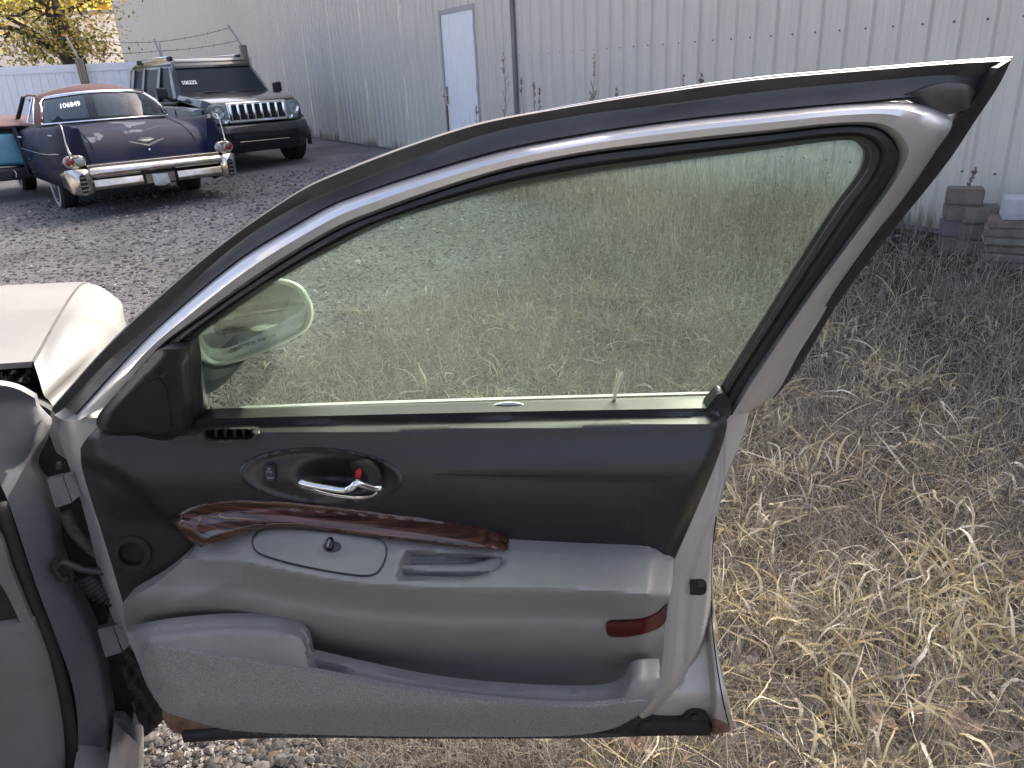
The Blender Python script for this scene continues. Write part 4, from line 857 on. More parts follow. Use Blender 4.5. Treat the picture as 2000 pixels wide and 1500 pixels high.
# tall tan weeds in front of the siding
x, y, r = scatter(60000, 3.5, 13, -16, 40, pw=.3); u, v = uv(x, y); k = (rng.random(len(x)) < ss(2.9, 4.6, v) * ss(8.2, 10.5, u) * (1 - ss(13.8, 15.2, u)) * (.15 + .85 * vnoise(x, y, 1.1, 31))); x, y, r = x[k][:7000], y[k][:7000], r[k][:7000]; n = len(x)
grp.append(blades(x, y, r, rng.uniform(.25, .8, n) * rng.uniform(.6, 1.1, n), (0.0012 + 0.00032 * r), rng.uniform(.0, .28, n), rng.uniform(-.1, .6, n), 5, pick(n, [(.30, .24, .165), (.22, .17, .115), (.38, .32, .23)], [.45, .3, .25]), .3, crook=.1))
V, Fc, C = join(grp); dg = bulk("dry_grass", V, Fc, C, attr_mat("dry_grass_blade", .75, .25)); dg["label"] = "tangled grey brown dead grass between the car and the shed"
# broad curled straw leaves growing in tussocks
STRAW = [(.70, .60, .38), (.80, .73, .54), (.60, .49, .28), (.86, .82, .68), (.46, .36, .19)]  # straw colour, warmed and brightened nearby to stand in for a golden glow
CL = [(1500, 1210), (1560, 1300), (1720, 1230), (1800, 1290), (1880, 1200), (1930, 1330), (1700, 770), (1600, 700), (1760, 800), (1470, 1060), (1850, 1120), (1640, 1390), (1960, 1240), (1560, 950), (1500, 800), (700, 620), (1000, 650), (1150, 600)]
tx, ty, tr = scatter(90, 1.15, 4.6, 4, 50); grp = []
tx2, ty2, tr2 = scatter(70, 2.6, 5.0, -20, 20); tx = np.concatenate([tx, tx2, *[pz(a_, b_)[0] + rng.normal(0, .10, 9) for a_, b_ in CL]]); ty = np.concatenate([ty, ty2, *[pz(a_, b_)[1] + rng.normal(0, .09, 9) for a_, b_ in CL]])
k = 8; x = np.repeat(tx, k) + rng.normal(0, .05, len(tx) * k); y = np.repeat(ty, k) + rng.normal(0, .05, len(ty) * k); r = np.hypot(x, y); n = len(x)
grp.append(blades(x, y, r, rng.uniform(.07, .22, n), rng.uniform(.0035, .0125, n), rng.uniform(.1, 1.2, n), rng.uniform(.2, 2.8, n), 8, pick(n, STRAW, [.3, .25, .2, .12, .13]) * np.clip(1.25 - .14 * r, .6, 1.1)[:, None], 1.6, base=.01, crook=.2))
x, y, r = scatter(3000, 1.05, 3.2, 8, 52); n = len(x)
grp.append(blades(x, y, r, rng.uniform(.08, .28, n), rng.uniform(.0012, .0032, n), rng.uniform(.8, 1.6, n), rng.uniform(-.3, .8, n), 5, pick(n, STRAW, [.34, .14, .26, .04, .22]), .8, base=.012, crook=.12))
V, Fc, C = join(grp); sg = bulk("straw_grass", V, Fc, C, attr_mat("straw_leaf", .6, .3, .4)); sg["label"] = "pale straw leaves, painted golden like warm light, curling out of the dead grass"
# ------------------------------------------------------------------ ribbed metal shed along the yard
def wall_mat():
    m = bpy.data.materials.new("shed_siding"); m.use_nodes = True; nt = m.node_tree; N = nt.nodes; L = nt.links; b = N["Principled BSDF"]
    tc = N.new("ShaderNodeTexCoord"); sx = N.new("ShaderNodeSeparateXYZ"); L.new(tc.outputs["Object"], sx.inputs[0])
    mp = N.new("ShaderNodeMapping"); mp.inputs["Scale"].default_value = (9, 9, .5); L.new(tc.outputs["Object"], mp.inputs[0])
    st = N.new("ShaderNodeTexNoise"); st.inputs["Scale"].default_value = 1.6; st.inputs["Detail"].default_value = 7; L.new(mp.outputs[0], st.inputs["Vector"])
    r = N.new("ShaderNodeValToRGB"); r.color_ramp.elements[0].position = .3; r.color_ramp.elements[0].color = (.59, .555, .47, 1); r.color_ramp.elements[1].position = .7; r.color_ramp.elements[1].color = (.65, .615, .525, 1)
    L.new(st.outputs[0], r.inputs[0])
    # algae creeping up from the splash line, its edge broken by streaks
    mp2 = N.new("ShaderNodeMapping"); mp2.inputs["Scale"].default_value = (16, 16, 1.5); L.new(tc.outputs["Object"], mp2.inputs[0])
    al = N.new("ShaderNodeTexNoise"); al.inputs["Scale"].default_value = 1.0; al.inputs["Detail"].default_value = 8; al.inputs["Roughness"].default_value = .7; L.new(mp2.outputs[0], al.inputs["Vector"])
    big = N.new("ShaderNodeTexNoise"); big.inputs["Scale"].default_value = 1.1; L.new(tc.outputs["Object"], big.inputs["Vector"])
    h = N.new("ShaderNodeMapRange"); h.inputs[1].default_value = .2; h.inputs[2].default_value = .75; h.inputs[3].default_value = .34; h.inputs[4].default_value = -.34; L.new(sx.outputs[2], h.inputs[0])
    a1 = N.new("ShaderNodeMath"); a1.operation = 'ADD'; L.new(al.outputs[0], a1.inputs[0]); L.new(h.outputs[0], a1.inputs[1])
    a2 = N.new("ShaderNodeMapRange"); a2.inputs[1].default_value = .35; a2.inputs[2].default_value = .7; a2.inputs[3].default_value = -.32; a2.inputs[4].default_value = .06; L.new(big.outputs[0], a2.inputs[0])
    a3 = N.new("ShaderNodeMath"); a3.operation = 'ADD'; L.new(a1.outputs[0], a3.inputs[0]); L.new(a2.outputs[0], a3.inputs[1])
    rr = N.new("ShaderNodeValToRGB"); rr.color_ramp.elements[0].position = .52; rr.color_ramp.elements[0].color = (0, 0, 0, 1); rr.color_ramp.elements[1].position = .74; rr.color_ramp.elements[1].color = (.8, .8, .8, 1); L.new(a3.outputs[0], rr.inputs[0])
    mx = N.new("ShaderNodeMix"); mx.data_type = 'RGBA'; mx.inputs[7].default_value = (.15, .155, .085, 1); L.new(rr.outputs[0], mx.inputs[0]); L.new(r.outputs[0], mx.inputs[6])
    # rust runs and grime streaks
    mp3 = N.new("ShaderNodeMapping"); mp3.inputs["Scale"].default_value = (26, 26, .8); L.new(tc.outputs["Object"], mp3.inputs[0])
    rn = N.new("ShaderNodeTexNoise"); rn.inputs["Scale"].default_value = 1.0; rn.inputs["Detail"].default_value = 6; L.new(mp3.outputs[0], rn.inputs["Vector"])
    rm = N.new("ShaderNodeMapRange"); rm.inputs[1].default_value = .62; rm.inputs[2].default_value = .8; rm.inputs[4].default_value = .5; L.new(rn.outputs[0], rm.inputs[0])
    m4 = N.new("ShaderNodeMix"); m4.data_type = 'RGBA'; m4.inputs[7].default_value = (.30, .25, .19, 1); L.new(rm.outputs[0], m4.inputs[0]); L.new(mx.outputs[2], m4.inputs[6])
    L.new(m4.outputs[2], b.inputs["Base Color"]); b.inputs["Roughness"].default_value = .42; b.inputs["Metallic"].default_value = .15; b.inputs["Specular IOR Level"].default_value = .4
    nb = N.new("ShaderNodeTexNoise"); nb.inputs["Scale"].default_value = 1.7; L.new(tc.outputs["Object"], nb.inputs["Vector"])
    bp = N.new("ShaderNodeBump"); bp.inputs["Strength"].default_value = .3; bp.inputs["Distance"].default_value = .05; L.new(nb.outputs[0], bp.inputs["Height"]); L.new(bp.outputs[0], b.inputs["Normal"])
    return m
m_wall = wall_mat()
m_trim = mat("grey_flashing", (.40, .395, .39), .5, .2, var=(6, .1)); m_roof = mat("galvanised_roof", (.42, .43, .44), .4, .5, var=(4, .12))
m_sdoor = mat("pale_blue_white_door_paint", (.84, .84, .82), .45, var=(5, .05), stretch=(3, 3, .6))
m_screw = mat("zinc_screw", (.16, .16, .17), .4, .7)
m_gutter = mat("weathered_post", (.20, .19, .18), .7, .1, var=(12, .25), stretch=(1, 1, .2))
RIB = 0.222
shed = empty("metal_shed", tuple(wallp(10, 0.17)), label="long pale grey ribbed metal shed with a white side door", cat="building")
_lap = 1
def wall_panel(u0, u1, z0, z1):
    """one sheet: flat pans, raised ribs each 9 inches, two low stiffeners between"""
    global _lap; _lap = -_lap; lap = 0.002 * (_lap > 0)
    prof = []; k = math.ceil(u0 / RIB - 1e-6)
    prof.append((u0, 0))
    while k * RIB < u1:
        c = k * RIB
        for du, dz in ((-.024, 0), (-.012, .024), (.012, .024), (.024, 0), (RIB * .36, 0), (RIB * .39, .0035), (RIB * .42, 0), (RIB * .60, 0), (RIB * .63, .0035), (RIB * .66, 0)):
            if u0 < c + du < u1: prof.append((c + du, dz))
        k += 1
    prof.append((u1, 0)); V = []
    for z in (z0, z1):
        V += [wallp(a, z, d + lap) for a, d in prof]
    n = len(prof); o = mk("siding_panel", V, [(i, i + 1, n + i + 1, n + i) for i in range(n - 1)], m_wall, shed, True, False); return o
DU0, DU1, DZ1 = 7.10, 8.20, 2.24
SEAM = 9.16; TALL, LOW = 6.3, 4.05  # unseen eaves; right bay made low to let sun reach the door
u = -34.6
edges = [-34.6] + [round(SEAM - .888 * k, 3) for k in range(49, 0, -1) if SEAM - .888 * k > -34.4] + [SEAM]
for a, b in zip(edges[:-1], edges[1:]):
    top = TALL
    cuts = sorted({a, b} | {c for c in (DU0, DU1) if a < c < b})
    for c0, c1 in zip(cuts[:-1], cuts[1:]):
        wall_panel(c0, c1, DZ1 if (c0 >= DU0 - 1e-6 and c1 <= DU1 + 1e-6) else .21, top)
u = SEAM + .05
while u < 21.4:
    wall_panel(u, u + .888, .21, LOW); u += .888
UE = u
# base board, corner post at the joint of the two bays, corner and eave flashings
def bar(name, u0, u1, z0, z1, o0, o1, m, parent=None, bevel=.004):
    bm = bmesh.new(); bmesh.ops.create_cube(bm, size=1)
    for v in bm.verts:
        a = u0 if v.co.x < 0 else u1; z = z0 if v.co.z < 0 else z1; d = o0 if v.co.y < 0 else o1; v.co = Vector(wallp(a, z, d))
    if bevel: bmesh.ops.bevel(bm, geom=bm.edges[:], offset=bevel, segments=1, affect='EDGES')
    return from_bm(name, bm, m, parent or shed, True, False)
for k in range(23):
    a = -34.6 + k * 2.44; b = min(a + 2.435, UE)
    if b <= DU0 or a >= DU1: bar("base_board", a, b, .10, .212, -.03, .022, m_gutter)
    else:
        bar("base_board", a, DU0 - .05, .10, .212, -.03, .022, m_gutter); bar("base_board", DU1 + .05, b, .10, .212, -.03, .022, m_gutter)
bar("corner_post", SEAM - .012, SEAM + .05, .2, TALL, .0, .035, m_gutter)
bar("corner_flashing", -34.72, -34.58, .2, TALL, -.12, .03, m_trim)
bar("eave_flashing", -34.7, SEAM, TALL - .02, TALL + .14, -.06, .05, m_trim); bar("eave_flashing", SEAM + .06, UE, LOW - .02, LOW + .12, -.06, .05, m_trim)
# volume behind: end walls, roofs
def quad(name, P, m): return mk(name, P, [(0, 1, 2, 3)], m, shed, True, False)
quad("end_wall", [wallp(-34.6, .1, -.02), wallp(-34.6, .1, -14), wallp(-34.6, TALL, -14), wallp(-34.6, TALL, -.02)], m_wall)
quad("end_wall", [wallp(SEAM, .1, -.02), wallp(SEAM, .1, -14), wallp(SEAM, TALL, -14), wallp(SEAM, TALL, -.02)], m_wall)
quad("end_wall", [wallp(UE, .1, -.02), wallp(UE, .1, -9), wallp(UE, LOW, -9), wallp(UE, LOW, -.02)], m_wall)
quad("roof", [wallp(-34.8, TALL + .1, .1), wallp(SEAM + .1, TALL + .1, .1), wallp(SEAM + .1, TALL + .9, -14), wallp(-34.8, TALL + .9, -14)], m_roof)
quad("roof", [wallp(SEAM + .1, LOW + .1, .1), wallp(UE + .1, LOW + .1, .1), wallp(UE + .1, LOW + .5, -9), wallp(SEAM + .1, LOW + .5, -9)], m_roof)
# screws: one row per girt
sc = MB()
for z, u0 in ((1.566, SEAM + .1), (.62, SEAM + .1), (2.5, SEAM + .1)):
    uu_ = math.ceil(u0 / RIB) * RIB
    while uu_ < 16.5:
        c = wallp(uu_ - .045, z, 0); d = wallp(uu_ - .045, z, .009)
        V, Fc = tube_geo([c, d], .0075, 6); sc.add(V, Fc); uu_ += RIB
for z in (1.566, .62):
    uu_ = math.ceil(2.0 / RIB) * RIB
    while uu_ < SEAM:
        if not DU0 - .1 < uu_ < DU1 + .1:
            V, Fc = tube_geo([wallp(uu_ - .045, z, 0), wallp(uu_ - .045, z, .008)], .007, 6); sc.add(V, Fc)
        uu_ += RIB
so = sc.build("siding_screws", m_screw, shed, True); so["kind"] = "stuff"
# the personnel door
dr_ = bar("side_door", DU0 + .055, DU1 - .055, .19, DZ1 - .06, -.03, .012, m_sdoor, bevel=.003)
bar("door_frame", DU0, DU0 + .05, .17, DZ1, -.02, .03, m_trim); bar("door_frame", DU1 - .05, DU1, .17, DZ1, -.02, .03, m_trim); bar("door_frame", DU0 + .05, DU1 - .05, DZ1 - .055, DZ1, -.02, .03, m_trim)
bar("lock_plate", DU0 + .062, DU0 + .12, .98, 1.22, .012, .022, m_oldchrome, dr_)
c = wallp(DU0 + .105, 1.10, .02); tube("door_knob", [c, c + WN * .035, c + WN * .045, c + WN * .07, c + WN * .075], [.014, .012, .026, .026, .012], m_oldchrome, dr_, n=12, world=True)
for z in (.45, 1.15, 1.9): bar("door_hinge", DU1 - .075, DU1 - .052, z, z + .1, .012, .024, m_trim, dr_)
bar("rust_stain", DU0 + .04, DU0 + .062, .25, .95, .012, .031, m_rust)
# ------------------------------------------------------------------ car helpers (local: X right, Y forward, Z up)
def lathe(name, prof, axis_o, axis_d, m, parent, n=24):
    """prof = [(distance along axis, radius)]"""
    o = Vector(axis_o); d = Vector(axis_d).normalized(); a = d.orthogonal().normalized(); b = d.cross(a); V = []
    for t, r in prof: V += [o + d * t + a * math.cos(2 * math.pi * k / n) * r + b * math.sin(2 * math.pi * k / n) * r for k in range(n)]
    Fc = grid_faces(len(prof), n, True); Fc.append(tuple(range(n))[::-1]); Fc.append(tuple((len(prof) - 1) * n + k for k in range(n)))
    return mk(name, V, Fc, m, parent, False, True, sharp=40)
m_tyre = mat("tyre_rubber", (.022, .022, .022), .8, var=(30, .3), bump=(200, .3, .004)); m_rim = mat("dull_wheel_steel", (.28, .28, .28), .4, .8, var=(15, .3))
m_whitewall = mat("dirty_whitewall", (.42, .40, .36), .7, var=(20, .2))
def wheel(parent, x, y, r, w, side, wall=None, flat=0.0):
    t = lathe("wheel", [(-w / 2, r * .62), (-w / 2, r * .9), (-w / 2 + .03, r * .985), (0, r), (w / 2 - .03, r * .985), (w / 2, r * .9), (w / 2, r * .62)], (x, y, r - flat), (side, 0, 0), m_tyre, parent, 32)
    if wall: lathe("whitewall", [(w / 2 - .002, r * .86), (w / 2 + .004, r * .85), (w / 2 + .004, r * .70), (w / 2 - .002, r * .69)], (x, y, r - flat), (side, 0, 0), wall, t, 32)
    lathe("rim", [(w / 2 - .05, r * .60), (w / 2 + .004, r * .60), (w / 2 - .01, r * .5), (w / 2 - .03, r * .3), (w / 2 + .01, r * .16), (w / 2 + .012, .001)], (x, y, r - flat), (side, 0, 0), m_rim, t, 24)
    return t

# ------------------------------------------------------------------ finned old sedan, weathered
def patina(name, a, b, c, sc=2.2):
    m = bpy.data.materials.new(name); m.use_nodes = True; N = m.node_tree.nodes; L = m.node_tree.links; p = N["Principled BSDF"]
    tc = N.new("ShaderNodeTexCoord"); n1 = N.new("ShaderNodeTexNoise"); n1.inputs["Scale"].default_value = sc; n1.inputs["Detail"].default_value = 9; n1.inputs["Roughness"].default_value = .62; L.new(tc.outputs["Object"], n1.inputs["Vector"])
    n2 = N.new("ShaderNodeTexNoise"); n2.inputs["Scale"].default_value = sc * .7; n2.inputs["Detail"].default_value = 10; n2.inputs["Distortion"].default_value = .6
    mp = N.new("ShaderNodeMapping"); mp.inputs["Location"].default_value = (7, 3, 1); L.new(tc.outputs["Object"], mp.inputs[0]); L.new(mp.outputs[0], n2.inputs["Vector"])
    r1 = N.new("ShaderNodeValToRGB"); r1.color_ramp.elements[0].position = .42; r1.color_ramp.elements[1].position = .62; r1.color_ramp.elements[0].color = (*a, 1); r1.color_ramp.elements[1].color = (*b, 1); L.new(n1.outputs[0], r1.inputs[0])
    r2 = N.new("ShaderNodeValToRGB"); r2.color_ramp.elements[0].position = .565; r2.color_ramp.elements[1].position = .585; L.new(n2.outputs[0], r2.inputs[0])
    # flaked primer only where the sheet faces up
    ge = N.new("ShaderNodeNewGeometry"); sx = N.new("ShaderNodeSeparateXYZ"); L.new(ge.outputs["Normal"], sx.inputs[0])
    up = N.new("ShaderNodeMapRange"); up.inputs[1].default_value = .75; up.inputs[2].default_value = .9; L.new(sx.outputs[2], up.inputs[0])
    mu = N.new("ShaderNodeMath"); mu.operation = 'MULTIPLY'; L.new(r2.outputs[0], mu.inputs[0]); L.new(up.outputs[0], mu.inputs[1])
    mx = N.new("ShaderNodeMix"); mx.data_type = 'RGBA'; mx.inputs[7].default_value = (*c, 1); L.new(mu.outputs[0], mx.inputs[0]); L.new(r1.outputs[0], mx.inputs[6]); L.new(mx.outputs[2], p.inputs["Base Color"])
    p.inputs["Specular IOR Level"].default_value = .22; rr = N.new("ShaderNodeMapRange"); rr.inputs[3].default_value = .4; rr.inputs[4].default_value = .75; L.new(n1.outputs[0], rr.inputs[0]); L.new(rr.outputs[0], p.inputs["Roughness"]); return m
m_navy = patina("oxidised_navy_paint", (.004, .008, .034), (.018, .015, .026), (.17, .17, .19))
m_rroof = patina("rusted_roof_paint", (.12, .052, .038), (.165, .085, .062), (.22, .205, .195), 1.8)
m_bone = mat("faded_gold_emblem", (.55, .51, .40), .4, .5); m_greylens = mat("clouded_lamp_lens", (.30, .31, .31), .25); m_redlens = mat("red_lamp_lens", (.16, .012, .012), .2, coat=.6)
m_dark = mat("dark_interior", (.012, .012, .013), .85)
m_seat = mat("faded_blue_seat_cloth", (.09, .10, .12), .9, var=(9, .3))

cad = empty("finned_classic_sedan", (-4.157, 9.72, 0.018), -38.2, "weathered navy tailfin sedan with rust-brown roof and chrome rear bumper", "car")
zc = lambda Y: itp(Y, [(.17, .50), (.20, .60), (.25, .70), (.33, .79), (.46, .865), (.68, .935), (1.0, .985), (1.5, 1.025), (2.2, 1.03), (3.6, 1.0), (4.8, .94), (5.3, .86)])
wv = lambda Y: itp(Y, [(.17, .86), (.3, .93), (.9, .985), (2.5, .99), (4.5, .97), (5.3, .86)])
rows = []
for Y in (.17, .19, .22, .27, .33, .40, .5, .65, .85, 1.1, 1.4, 1.8, 2.3, 2.9, 3.6, 4.3, 4.9, 5.3):
    z0 = float(zc(Y)); w = float(wv(Y)); half = [(0, z0), (.3 * w, z0 - .002), (.55 * w, z0 - .012), (.72 * w, z0 - .03), (.82 * w, z0 - .055), (.92 * w, min(z0 - .08, .93)), (.98 * w, min(z0 - .1, .80)), (w, min(z0 - .11, .62)), (.985 * w, .44), (.93 * w, .30), (.8 * w, .26)]
    arch = float(np.clip(1 - abs(Y - 1.62) / .46, 0, 1)) ** .5 if 1.1 < Y < 2.1 else 0
    rows.append([(-x, Y, z) for x, z in half[::-1]] + [(x, Y, z) for x, z in half[1:]])
loft("body", rows, m_navy, cad, sharp=80)
# boot lid: its shut line
for s in (-1, 1):
    pth = [(s * .60, Y, float(zc(Y)) - .012 + .004) for Y in np.linspace(1.35, .34, 12)] + [(s * .60, .245, .66), (s * .585, .205, .585)]
    tube("boot_gap", pth, .005, m_dark, cad, n=5)
tube("boot_gap", [(-.60, 1.36, 1.01), (-.3, 1.37, 1.02), (0, 1.375, 1.024), (.3, 1.37, 1.02), (.60, 1.36, 1.01)], .005, m_dark, cad, n=5)
zf = lambda Y: itp(Y, [(.16, 1.015), (.26, 1.05), (.45, 1.045), (.9, 1.015), (1.5, 1.0), (2.1, .97), (2.5, .93)])
for s in (-1, 1):
    rw_ = []
    for Y in (.155, .18, .24, .34, .5, .75, 1.05, 1.4, 1.8, 2.3, 2.55):
        z1 = float(zf(Y)); z0 = float(zc(Y)); k = float(wv(Y)) / .985; b = .42
        if abs(Y - 1.62) < .44: b = max(.42, .40 + .30 * math.sqrt(1 - ((Y - 1.62) / .44) ** 2))
        lo_ = max(.5, min(z0 - .05, z1 - .06)); sh = .03 * float(1 - ss(1.0, 2.4, Y))
        rw_.append([(s * x * k, Y, z) for x, z in [(.72, .46), (.93, b), (.99, max(b + .05, .56)), (1.0, max(b + .1, .68)), (.985, .80), (.955 - sh * .3, z1 - .06), (.93 - sh * .5, z1 - .008), (.915 - sh, z1), (.895 - sh * 1.4, z1 - .012), (.85 - sh, (z1 + lo_) / 2), (.78, lo_ + .012), (.68, lo_ - .02)]])
    rw_ = [[(p[0] * .985, .15, p[2]) for p in rw_[0]]] + rw_
    c0 = [(s * .87, .148, (p[2] * .35 + .72 * .65)) for p in rw_[0]]
    loft("rear_fin", [c0] + rw_, m_navy, cad, sharp=70)
    tube("fin_edge", [(s * .885, .30, 1.056), (s * .893, .20, 1.045), (s * .90, .150, .97), (s * .905, .125, .86), (s * .90, .10, .755), (s * .89, .06, .725)], [.006, .008, .009, .010, .014, .018], m_oldchrome, cad)
    # twin lamps in a chrome pod
    pod = hull("tail_lamp_pod", [(s * a, y_, z) for a, y_, z in ((.755, .10, .64), (.775, .10, .70), (.80, .10, .722), (.94, .10, .722), (.975, .10, .70), (.985, .10, .64), (.96, .10, .59), (.86, .10, .565), (.78, .10, .59), (.76, .3, .64), (.98, .3, .64), (.87, .3, .73), (.87, .3, .57))], m_oldchrome, cad, bevel=.012)
    for xx, mm in ((.925, m_redlens), (.812, m_greylens)):
        l_ = lathe("lamp", [(0, .062), (.018, .062), (.024, .056), (.018, .05), (.03, .035), (.036, .002)], (s * xx, .105, .652), (0, -1, 0), m_oldchrome, pod, 20)
        lathe("lamp_lens", [(.018, .048), (.032, .036), (.038, .002)], (s * xx, .105, .652), (0, -1, 0), mm, pod, 20)
    hull("lamp_wedge", [(s * .845, .09, .70), (s * .89, .09, .70), (s * .868, .09, .63), (s * .845, .12, .70), (s * .89, .12, .70)], m_redlens, pod, bevel=0)
    # bumper end pod with slotted outlet
    p_ = hull("bumper_end", [(s * a, y_, z) for a, y_, z in ((.74, .0, .34), (.75, -.03, .42), (.75, -.02, .54), (.80, .0, .575), (.93, .02, .58), (1.0, .12, .56), (1.01, .35, .52), (1.0, .35, .36), (.97, .08, .29), (.86, -.02, .27), (.76, .0, .29), (.90, -.06, .42), (.84, -.06, .52), (.83, -.05, .32))], m_oldchrome, cad, bevel=.02)
    hull("outlet", [(s * a, y_, z) for a, y_, z in ((.82, -.068, .32), (.82, -.070, .50), (.895, -.066, .50), (.90, -.062, .32), (.858, -.07, .53), (.86, -.064, .30), (.86, .0, .4))], m_dark, p_, bevel=.006)
    for k in range(4): hull("outlet_bar", [(s * a, y_, z) for a in (.828, .892) for y_ in (-.078, -.06) for z in (.335 + k * .047, .35 + k * .047)], m_oldchrome, p_, bevel=0)
    if s: wheel(cad, s * .80, 1.62, .345, .2, s, m_whitewall, .05)
    if s < 0: wheel(cad, s * .80, 4.6, .345, .2, s, m_whitewall, .05)
    hull("bumper_lower", [(s * a, y_, z) for a in (.20, .75) for y_, z in ((-.035, .44), (-.06, .36), (-.03, .325), (.08, .32), (.08, .45))], m_oldchrome, cad, bevel=.012)
hull("bumper_bar", [(s * .77, y_, z) for s in (-1, 1) for y_, z in ((-.02, .465), (-.055, .50), (-.05, .545), (-.01, .575), (.10, .58), (.10, .46))] + [(0, -.075, .505), (0, -.07, .548)], m_oldchrome, cad, bevel=.014)
hull("bumper_step", [(s * .77, y_, z) for s in (-1, 1) for y_, z in ((.02, .58), (.02, .605), (.16, .61), (.16, .58))], m_oldchrome, cad, bevel=.006)
box("plate_recess", (-.20, -.01, .31), (.20, .08, .455), m_dark, cad, .004); hull("plate_bracket", [(a, -.022, z) for a in (-.17, .17) for z in (.33, .44)] + [(a, -.01, z) for a in (-.17, .17) for z in (.33, .44)], m_oldchrome, cad, 0)
hull("crumpled_plate", [(-.09, -.035, .30), (.10, -.04, .31), (.08, -.05, .43), (-.10, -.03, .44), (.0, -.06, .36), (.02, -.02, .28), (-.08, -.025, .3)], mat("weathered_plate", (.50, .52, .50), .6, var=(30, .2)), cad, .004)
# emblem: wide V with a winged crest, and the lock below
ve = box("v_emblem", (-.01, .20, .742), (.01, .235, .76), m_bone, cad)
for s in (-1, 1): hull("v_arm", [(0, .205, .742), (0, .205, .764), (s * .20, .262, .806), (s * .205, .262, .812), (s * .17, .262, .806), (0, .215, .742), (0, .215, .764), (s * .205, .29, .812)], m_bone, ve, 0)
cr_ = hull("crest", [(-.05, .245, .80), (.05, .245, .80), (-.062, .262, .825), (.062, .262, .825), (.0, .245, .79), (-.05, .27, .80), (.05, .27, .80)], m_bone, ve, .003)
for k in range(7): hull("crest_pearl", [(-.058 + k * .0193 + a, .262 + b, .828 + c_) for a in (-.006, .006) for b in (0, .015) for c_ in (0, .012)], m_bone, ve, .002)
for s in (-1, 1): hull("crest_wing", [(s * .055, .25, .808), (s * .06, .262, .822), (s * .10, .275, .822), (s * .06, .27, .808)], m_bone, ve, 0)
lathe("boot_lock", [(0, .014), (.012, .012), (.016, .002)], (0, .215, .70), (0, -1, .2), m_chrome, cad, 12)
tube("fin_script", [(-.985, .62, .935), (-.988, .56, .945), (-.988, .50, .935), (-.986, .44, .945), (-.985, .38, .938)], .006, m_bone, cad, n=5)
# glasshouse
def wb(t, k, y0, yk, z0, zk):
    return [(x * k, y0 + yk * abs(x) ** 2.6, z0 - zk * abs(x) ** 2.2) for x in t]
tt = np.linspace(-1, 1, 19)
base = wb(tt, .80, 1.45, .50, 1.04, .02); mid = [((a[0] * .55 + b[0] * .45) * 1.015, (a[1] * .55 + b[1] * .45) - .05, (a[2] * .5 + b[2] * .5) + .02) for a, b in zip(base, wb(tt, .64, 1.98, .36, 1.385, .05))]
top = wb(tt, .64, 1.98, .36, 1.385, .05)
loft("rear_window", [base, mid, top], m_carglass, cad, sharp=80)
tube("rear_window_trim", base, .014, m_chrome, cad); tube("rear_window_trim", [mid[0], (mid[0][0] + .02, mid[0][1] + .1, 1.28), top[0]], .013, m_chrome, cad); tube("rear_window_trim", [mid[-1], top[-1]], .013, m_chrome, cad)
tpo = [(x * 1.005, y_ - .012, z + .004) for x, y_, z in top]; V, Fc = tube_geo(tpo, [(.03, .012)] * len(tpo), 8); mk("rear_window_header", V, Fc, m_chrome, cad)
